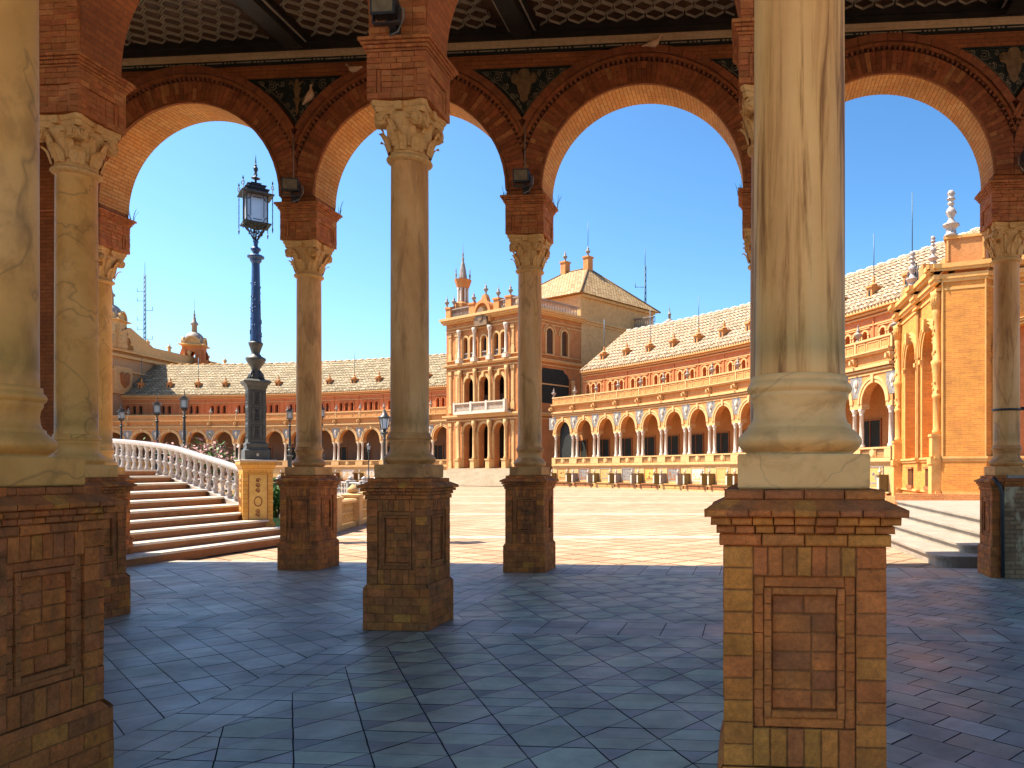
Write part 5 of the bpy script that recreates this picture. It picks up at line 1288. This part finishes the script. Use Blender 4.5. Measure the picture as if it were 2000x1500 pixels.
mb.bx(TW/2-1.4, TW/2+1.4, -.6, .1, 18.9, 20.1); ring(mb, TW/2, 20.0, .0, 1.45, -.6, .05, 14); ring(mb, TW/2, 20.0, 1.15, 1.5, 0, .45, 14, zb=18.9); mb.plate([(TW/2-.6, 21.4), (TW/2+.6, 21.4), (TW/2+.4, 21.9), (TW/2+.2, 22.2), (TW/2-.2, 22.2), (TW/2-.4, 21.9)], -.4, .1)
mb.build('gable', M['f_orange'], TO)
mb = MB(ftf); mb.plate([(TW/2-1.15, 18.5), (TW/2+1.15, 18.5), (TW/2+1.0, 19.4), (TW/2+.5, 20.3), (TW/2, 20.7), (TW/2-.5, 20.3), (TW/2-1.0, 19.4)], .06, .62); mb.plate([(TW/2+.42*cos(q*.52), 19.5+.5*sin(q*.52)) for q in range(12)], .62, .72)
mb.build('coat_of_arms', M['relief_gold'], TO)
def finial(z, u, d, s_=1.0, tf=ftf): 
    m = MB(tf); m.lathe([(.22*s_, z), (.10*s_, z+.12*s_), (.09*s_, z+.3*s_), (.24*s_, z+.5*s_), (.27*s_, z+.62*s_), (.10*s_, z+.74*s_), (.14*s_, z+.9*s_), (.05*s_, z+1.0*s_), (.0, z+1.45*s_)], 8, u, d); return m
for z, u, d in ((21.5, .1, 0), (21.5, 1.2, -.2), (21.5, TW/2-2.2, -.2), (22.2, TW/2, -.2), (21.5, TW/2+2.2, -.2), (21.5, TW*.80, -.2), (21.5, TW-.3, -.2), (21.4, 2.6, -2.2)): finial(z, u, d, 1.1).build('finial', M['grey_ceramic'], TO)
# corner turret
ut, dt = 1.35, -1.4
mb = MB(ftf); mb.lathe([(1.0, 20), (1.0, 22.0), (.85, 22.2)], 8, ut, dt, sm=False); mb.lathe([(.34, 22.2), (.34, 24.0)], 8, ut, dt, sm=False); mb.lathe([(.62, 23.95), (.75, 24.1), (1.0, 24.85), (1.04, 25.0)], 8, ut, dt, sm=False); tu_ = mb.build('turret', M['f_orange'], TO)
mb = MB(ftf)
for k in range(8): mb.lathe([(.17, 22.2), (.13, 22.4), (.12, 23.7), (.18, 23.95)], 8, ut+.56*cos(pi/4*k+.2), dt+.56*sin(pi/4*k+.2))
mb.build('turret_column', M['f_white'], tu_)
mb = MB(ftf); mb.lathe([(.55, 25.0), (.50, 25.3), (.38, 26.1), (.24, 26.9), (.18, 27.1), (.12, 27.3), (.16, 27.6), (.07, 27.8), (.12, 28.1), (.04, 28.4), (.02, 29.3), (.0, 29.6)], 10, ut, dt)
for k in range(4): mb.lathe([(.14, 25.0), (.06, 25.2), (.13, 25.6), (.05, 25.8), (.07, 26.1), (.0, 26.5)], 6, ut+0.82*cos(pi/2*k+.6), dt+0.82*sin(pi/2*k+.6))
mb.build('spire', M['grey_ceramic'], tu_)
# plastered block behind, hip roof
mb = MB(ftf); mb.bx(.2, TW-.02, -BD, -FD-.01, 0, 22.9); mb.build('plaster_block', M['f_plaster'], TO)
mb = MB(rtf)
for z0, z1, d in ((19.7, 20.0, .3), (19.4, 19.7, .12), (22.6, 22.9, .35)): mb.bx(FD+.02, BD, -.02, d, z0, z1)
mb.bx(FD+.02, FD+1.0, -.02, .09, 9, 19.4); mb.build('string_course', M['f_plaster'], TO)
mb = MB(ftf); e = .7; ZE, ZR = 22.95, 28.3; dm = -(FD+BD)/2; u0, u1 = TW-9.6, TW-5.4
A = (-e, -FD+e, ZE); B = (TW+e, -FD+e, ZE); C_ = (TW+e, -BD-e, ZE); D_ = (-e, -BD-e, ZE); Rl = (u0, dm, ZR); Rr = (u1, dm, ZR)
def rface(P):
    a, b, c = Vector(P[0]), Vector(P[1]), Vector(P[2]); ux = (b-a).normalized(); n_ = ux.cross(c-a).normalized(); vy = n_.cross(ux)
    mb.face(P, uv=[((Vector(p)-a).dot(ux), (Vector(p)-a).dot(vy)) for p in P])
rface([A, B, Rr, Rl]); rface([B, C_, Rr]); rface([C_, D_, Rl, Rr]); rface([D_, A, Rl]); rface([A, B, C_, D_])
for a, b in ((A, Rl), (B, Rr), (C_, Rr), (Rl, Rr)): mb.tube([a, b], .13, 6)
rt = mb.build('roof', M['roof_t'], TO)
for u in (u0, u1):
    mb = MB(ftf); mb.bx(u-.45, u+.45, dm-.45, dm+.45, ZR-.6, ZR+1.5); mb.bx(u-.55, u+.55, dm-.55, dm+.55, ZR+1.3, ZR+1.5); c_ = mb.build('chimney', M['f_orange'], rt); finial(ZR+1.5, u, dm, 1.2).build('chimney_finial', M['grey_ceramic'], c_)
mb = MB(ftf); mb.tube([(u1, dm, ZR+2.5), (u1, dm, ZR+6)], .04, 5); mb.build('lightning_rod', M['mast'], rt)
mb = MB(ftf)
for k in range(9):
    z1 = 1.95-.217*k; mb.bx(pier-1.6-.3*k, TW-pier+1.6+.3*k, .0, .9+.4*k, z1-.217, z1)
mb.build('steps', M['tower_step'], TO)
mb = MB(frame((0, 0), tu, tn)); mb.bx(TW-.5, TW+2.5, -BD+.5, -BD+4, 18, 20.2); balustr(mb, TW+3.2, 20.2, 1.3, -BD+3.8, .3, TW-.4); mb.build('rear_terrace', M['grey_ceramic'], TO)

# ------------------------------------------------------------------ central building on the left, belfries
CB = thing('central_palace', 'pale central palace block at the far left with pediment and coat of arms', 'palace', (-83.2, 108, 0))
mb = MB(); mb.bx(-40, 0, 0, 50, 0, 19.2); mb.build('wall', plain('palace_hazy_brick', (.40, .23, .11), (.47, .29, .16), .5, .85, .2), CB)
mb = MB(); mb.bx(-40, .5, -.5, 50.5, 18.4, 18.8); mb.bx(-40, .3, -.3, 50.3, 16.3, 16.6); mb.bx(-40, .8, -.8, 50.8, 19.2, 19.5); mb.bx(-.3, .2, 9, 50, 19.5, 20.9); mb.bx(-.2, .35, 3.6, 7.2, 13.0, 17.0)
for k in range(9): mb.lathe([(.3, 20.9), (.2, 21.2), (.4, 21.6), (.1, 21.9), (.0, 22.4)], 6, 0, 11+5*k)
mb.build('cornice', M['f_trim'], CB)
mb = MB(); mb.bx(.35, .45, 4.1, 6.7, 13.4, 16.6)
mb.build('panel_face', M['f_plaster'], CB)
mb = MB(lambda p: (p[1], p[0], p[2])); mb.plate([(5.4+x, 15.1+z) for x, z in ((-.9, .9), (-.5, 1.1), (0, .8), (.5, 1.1), (.9, .9), (.7, -.5), (0, -1.2), (-.7, -.5))], .45, .75); mb.plate([(5.4+x, 15.1+z) for x, z in ((-.4, .4), (.4, .4), (.3, -.3), (0, -.6), (-.3, -.3))], .75, .85); mb.build('coat_of_arms', M['riser'], CB)
mb = MB(); mb.bx(.0, .06, 10.6, 11.8, 13.6, 15.6); mb.build('window', M['f_dark'], CB)
mb = MB(lambda p: (p[1], p[0], p[2])); mb.plate([(-1.5, 19.5), (14.5, 19.5), (6.5, 23.0)], -.8, .6); mb.build('pediment', M['f_trim'], CB)
def belfry(label, x, y, z0, rot, brick, k_=1.0):
    t = thing('belfry', label, 'belfry', (x, y, z0), rot, 'belfries above the roofs'); t.scale = (k_, k_, k_)
    mb = MB()
    for k in range(4):
        a = pi/2*k; c_, q = round(cos(a)), round(sin(a)); tf = lambda p, c_=c_, q=q: (p[0]*c_-p[1]*q, p[0]*q+p[1]*c_, p[2]); mb.tf = tf
        arch_wall(mb, -1.5, 1.5, 0, 4.1, [(0, .42, .9, 2.5)], 1.5, .7, 10)
        for sg in (-1, 1):                                               # scrolled buttresses
            P = [(sg*1.5, 0), (sg*2.6, 0), (sg*2.5, .55), (sg*2.15, .7), (sg*2.3, 1.1), (sg*2.1, 1.6), (sg*1.75, 1.8), (sg*1.9, 2.3), (sg*1.6, 3.3), (sg*1.5, 3.4)]
            mb.plate(P, .9, 1.3)
    mb.tf = None; mb.build('wall', M[brick], t)
    mb = MB(); mb.sqprof([(1.5, 3.9), (1.9, 4.0), (1.95, 4.15), (1.5, 4.3)])
    for tf in face_tfs(): mb.tf = tf; ring(mb, 0, 4.3, .0, 1.15, .6, 1.5, 12); ring(mb, 0, 4.3, .95, 1.25, 1.4, 1.7, 12)
    mb.tf = None; mb.build('arched_gable', M['f_plaster'], t)
    mb = MB(); mb.lathe([(1.45, 4.6)]+[(1.45*cos(pi/2*k/8), 5.0+1.5*sin(pi/2*k/8)) for k in range(8)]+[(.45, 6.45)], 16); mb.lathe([(.42, 6.3), (.40, 7.6), (.6, 7.7), (.6, 7.9), (.32, 8.2), (.2, 8.9), (.12, 9.1), (.2, 9.4), (.06, 9.6), (.1, 9.9), (.03, 10.2), (.02, 12.0), (0, 12.4)], 10)
    mb.build('dome', M['grey_ceramic'], t)
    m = MB()
    for k in range(4): a = pi/4+pi/2*k; m.lathe([(.2, 4.2), (.12, 4.6), (.22, 5.0), (.05, 5.4), (0, 5.9)], 6, 1.75*cos(a), 1.75*sin(a))
    m.build('pinnacle', M['grey_ceramic'], t)
belfry('belfry with round dome standing alone above the grey green roof', -83.3, 130.5, 18.8, .35, 'f_red')
belfry('belfry over the pediment of the central block, half hidden by the golden column', -84.1, 112.5, 19.6, .25, 'f_plaster')
belfry('tiny belfry top peeping over the cream roof next to the hip roofed tower', -2.4, 122, 22.6, .3, 'f_plaster', .5)
def antenna(label, px, y, z0, ztop, w_, arms):
    t = thing('antenna_mast', label, 'antenna', ((px-CX)/FPX*y, y, z0)); mb = MB(); h = ztop-z0
    for q in range(3): a = 2*pi*q/3; mb.tube([(w_*cos(a), w_*sin(a), 0), (w_*.7*cos(a), w_*.7*sin(a), h)], .07, 4)
    n = int(h/.9)
    for k in range(n):
        z, z2 = h*k/n, h*(k+1)/n
        for q in range(3):
            a, b = 2*pi*q/3, 2*pi*(q+1)/3; mb.tube([(w_*cos(a), w_*sin(a), z), (w_*cos(b), w_*sin(b), z2)], .035, 3)
    mb.tube([(0, 0, h), (0, 0, h+2.5)], .05, 4); mb.build('mast', M['mast'], t)
    for k in range(arms):
        z = h*(.35+.6*k/arms); s_ = 1 if k % 3 == 0 else -1
        mb = MB(); mb.tube([(0, 0, z), (s_*1.5, 0, z)], .05, 4); mb.tube([(s_*1.5, 0, z-.1), (s_*1.5, 0, z+.7)], .05, 4); mb.build('antenna_arm', M['mast'], t)
antenna('very tall lattice antenna rising beyond the grey green roof at the far left', 283, 150, 12, 40, .25, 9)
antenna('shorter blue antenna rising behind the hip roofed tower', 1260, 118, 20, 33.2, .16, 3)

# ------------------------------------------------------------------ pavilion at the right end of the wing
KX, KY = 503/FPX*34.5, 34.5
PV = thing('corner_pavilion', 'bright orange brick corner pavilion with carved half columns and ceramic pinnacles', 'pavilion', (KX, KY, 0))
fa = radians(24); fu = (cos(fa), -sin(fa)); fn = (-sin(fa), -cos(fa)); FW = 1.85
pf = frame((0, 0), fu, fn)                                              # front: u to the right, d towards the viewer
far = ((1756-CX)/FPX*43.5-KX, 43.5-KY); SW = hypot(*far); su = (far[0]/SW, far[1]/SW); sn = (-su[1], su[0])
ps = frame((0, 0), su, sn)                                              # left side: u runs back from the corner
ru = (cos(radians(-38)), -sin(radians(-38))); ro2 = (fu[0]*FW, fu[1]*FW); rn_ = (ru[1], -ru[0])
pr_ = frame(ro2, ru, rn_)
mb = MB(pf); mb.bx(0, FW, -3, 0, -.06, 10.1)
mb.tf = ps; SO = [(2.35, 1.2, 2.3, 7.3), (6.1, 1.2, 2.3, 7.3)]; arch_wall(mb, .0, SW, -.06, 10.1, SO, 0, .8, 16)
mb.tf = pr_; arch_wall(mb, 0, .5, -.06, 10.1, [], 0, .5); mb.tf = frame((ro2[0]+ru[0]*.5, ro2[1]+ru[1]*.5), fu, fn); arch_wall(mb, 0, 8, -.06, 10.1, [(1.5, 1.2, 2.3, 6.9), (5.2, 1.2, 2.3, 6.9)], 0, .6, 18)
mb.build('wall', brickm('pavilion_brick', (.62, .27, .05), (.50, .19, .045), (.60, .33, .10), .42, .085, .008, .85, .4, .2), PV)
mb = MB(ps); 
for u, r, zb, zs in SO: arcpanel(mb, u, r+.02, zb, zs, -.75)
mb.tf = frame((ro2[0]+ru[0]*.5, ro2[1]+ru[1]*.5), fu, fn); mb.bx(.5, 7.5, -.62, -.55, 2.2, 8.5)
mb.build('recess_wall', M['f_red'], PV)
mb = MB(pf); mb.bx(.12, FW-.02, -2.6, -.12, 10.9, 12.05); mb.tf = ps; mb.bx(SW-1.2, SW-.1, -2.2, -.1, 10.9, 11.8); mb.bx(.3, SW-.3, -.9, -.35, 10.9, 11.45); mb.bx(3.9, 4.8, -1.4, -.1, 10.9, 12.0); mb.build('attic', M['f_orange'], PV)
mb = MB()
def band(z0, z1, d):
    mb.tf = pf; mb.bx(-d, FW+d*.3, -.02, d*.28, z0, z1); mb.tf = ps; mb.bx(-d*.27, SW, -.02, d*.6, z0, z1)
    for c_ in (.38, 4.22, SW-.45): mb.bx(max(c_-.45, -d*.27), min(c_+.45, SW), -.02, d*.6+.22, z0, z1)
    mb.tf = pr_; mb.bx(0, .5-d*.2, -.02, d*.28, z0, z1); mb.tf = frame((ro2[0]+ru[0]*.5, ro2[1]+ru[1]*.5), fu, fn); mb.bx(-.1, 8, -.02, d, z0, z1)
for z0, z1, d in ((2.08, 2.2, .10), (2.2, 2.3, .2), (.62, .72, .12), (9.75, 9.85, .08), (10.1, 10.25, .18), (10.25, 10.45, .32), (10.6, 10.72, .5), (10.72, 10.92, .68)): band(z0, z1, d)
mb.tf = pf; mb.bx(.05, FW+.05, -2.7, -.05, 12.05, 12.18); mb.bx(.18, .26, -.12, -.07, 11.05, 12.0); mb.bx(FW-.16, FW-.08, -.12, -.07, 11.05, 12.0)
mb.bx(-.03, .05, 0, .05, 2.3, 10.1); mb.bx(FW-.06, FW, 0, .05, 2.3, 10.1)
mb.tf = ps
for u, r, zb, zs in SO:
    ring(mb, u, zs, r, r+.13, -.02, .05, 16, zb=zb); ring(mb, u, zs, r+.18, r+.30, -.02, .12, 16); ring(mb, u, zs, r+.34, r+.42, -.02, .16, 16)
    mb.bx(u-r-.32, u-r, -.02, .16, 6.95, 7.15); mb.bx(u+r, u+r+.32, -.02, .16, 6.95, 7.15)
    for z in (2.9, 3.3, 4.6): mb.bx(u-r, u+r, -.75, -.69, z, z+.07)
    mb.bx(u-.04, u+.04, -.75, -.70, 2.3, 6.6); mb.plate([(u-.14, 8.3), (u+.14, 8.3), (u+.2, 8.9), (u-.2, 8.9)], 0, .3)
mb.tf = frame((ro2[0]+ru[0]*.5, ro2[1]+ru[1]*.5), fu, fn)
for u in (1.5, 5.2):
    ring(mb, u, 6.9, 1.2, 1.3, -.02, .06, 18, zb=2.3); ring(mb, u, 6.9, 1.34, 1.42, -.02, .12, 18); ring(mb, u, 6.9, 1.45, 1.5, -.02, .18, 18); mb.bx(u-1.5, u-1.2, 0, .15, 6.4, 6.6)
    mb.bx(u-1.5, u-1.4, 0, .08, 2.3, 6.4)
mb.build('cornice', M['p_trim'], PV)
for u in (.38, SW-.45):                                            # carved half columns of the left side
    mb = MB(ps); mb.bx(u-.30, u+.30, 0, .45, -.06, 2.1); mb.bx(u-.34, u+.34, 0, .5, 1.95, 2.25); mb.bx(u-.27, u+.27, 0, .42, 2.3, 3.2); mb.bx(u-.31, u+.31, 0, .46, 3.2, 3.32)
    mb.bx(4.05, 4.4, 0, .12, 2.3, 9.7); mb.lathe([(r_*.68, z_) for r_, z_ in [(.30, 3.32), (.31, 3.45), (.25, 3.55), (.25, 4.9), (.30, 4.95), (.33, 5.1), (.26, 5.15), (.25, 5.6), (.28, 6.1), (.31, 6.3), (.36, 6.45), (.40, 6.6), (.26, 6.7), (.24, 8.6), (.28, 8.7), (.30, 8.9), (.27, 9.0), (.36, 9.4), (.40, 9.6), (.42, 9.75)]], 16, u, .14)
    for k in range(5): mb.bx(u-.12+.06*k-.012, u-.12+.06*k+.012, .14, .32-.03*abs(k-2), 3.6, 4.85)
    for k in range(9): mb.tube([(u+.17*cos(.35*k), .14+.18*sin(.35*k), 9.0), (u+.25*cos(.35*k), .14+.25*sin(.35*k), 9.4), (u+.29*cos(.35*k), .14+.3*sin(.35*k), 9.5)], [.05, .04, .02], 5)
    rnd.seed(9)
    for k in range(34):
        a = rnd.uniform(-.2, 3.3); z = rnd.uniform(5.2, 6.2) if k % 3 == 0 else rnd.uniform(6.8, 8.5); r = .18
        mb.lathe([(.0, z-.09), (.045, z-.02), (.04, z+.05), (.0, z+.09)], 5, u+r*cos(a), .14+r*sin(a))
    mb.build('half_column', M['p_trim'], PV)
mb = MB(ps)
for u, r, zb, zs in SO: mb.bx(u-.55, u+.55, -.02, .04, .9, 1.75)
gr = mb.build('grille_window', M['f_dark'], PV)
mb = MB(ps)
for u, r, zb, zs in SO:
    for k in range(10): mb.bx(u-.5+.11*k-.012, u-.5+.11*k+.012, .04, .06, .9, 1.75)
    mb.bx(u-.6, u+.6, 0, .12, .72, .9); mb.bx(u-.6, u+.6, 0, .12, 1.75, 1.85)
mb.build('window_bar', M['riser'], gr)
PIN = [(.34, 0), (.34, .12), (.26, .18), (.24, .42), (.30, .48), (.40, .56), (.42, .66), (.22, .72), (.20, .84), (.13, .92), (.14, 1.0), (.24, 1.18), (.26, 1.32), (.20, 1.46), (.11, 1.54), (.12, 1.62), (.18, 1.7), (.17, 1.78), (.10, 1.84), (.13, 1.9), (.20, 1.97), (.18, 2.04), (.12, 2.08), (.16, 2.16), (.18, 2.3), (.12, 2.42), (.0, 2.46)]
for z, u, d, s_ in ((12.18, .10, -.42, .86), (11.8, SW-.6, -.6, .86), (12.0, 4.35, -.7, .62)):
    mb = MB(ps); mb.lathe([(r*s_, z+h*s_) for r, h in PIN], 14, u, d); pn = mb.build('pinnacle', M['white_ceramic'], PV)
    mb = MB(ps)
    for h, r in ((.30, .255), (.60, .425), (1.25, .265), (1.97, .205), (2.25, .185)):
        for k in range(8): mb.lathe([(.0, z+(h-.05)*s_), (.035*s_, z+h*s_), (.0, z+(h+.05)*s_)], 4, u+r*s_*cos(.785*k), d+r*s_*sin(.785*k))
    mb.build('pinnacle_pattern', M['grey_ceramic'], pn)
mb = MB(ps); mb.tube([(SW-.6, -.6, 13.8), (SW-.6, -.6, 17.2)], .03, 5); mb.build('lightning_rod', M['mast'], PV)
mb = MB(ps)
fx, fz = SW+.35, 11.2
for k in range(15):
    a = radians(4+11.5*k); L = 2.3
    mb.tube([(fx-.0+L*.35*cos(a)*.2, -.8+0, fz), (fx+L*cos(a), -.8, fz+L*sin(a))], .04, 4)
    for b in (.6, .8, 1.0): mb.tube([(fx+L*b*cos(a)-.07*sin(a), -.8, fz+L*b*sin(a)+.07*cos(a)), (fx+L*b*cos(a)+.07*sin(a), -.8, fz+L*b*sin(a)-.07*cos(a))], .025, 3)
mb.tube([(fx+2.0*cos(radians(q*9)), -.8, fz+2.0*sin(radians(q*9))) for q in range(20)], .025, 3)
mb.build('spiked_fan', M['iron'], PV)
mb = MB(); mb.tf = pf; mb.bx(-2.0, 6, -.1, .5, -.06, .62); mb.tf = ps; mb.bx(-.5, SW*.8, -.1, 1.1, -.06, .30); mb.build('brick_footing', M['f_brick'], PV)
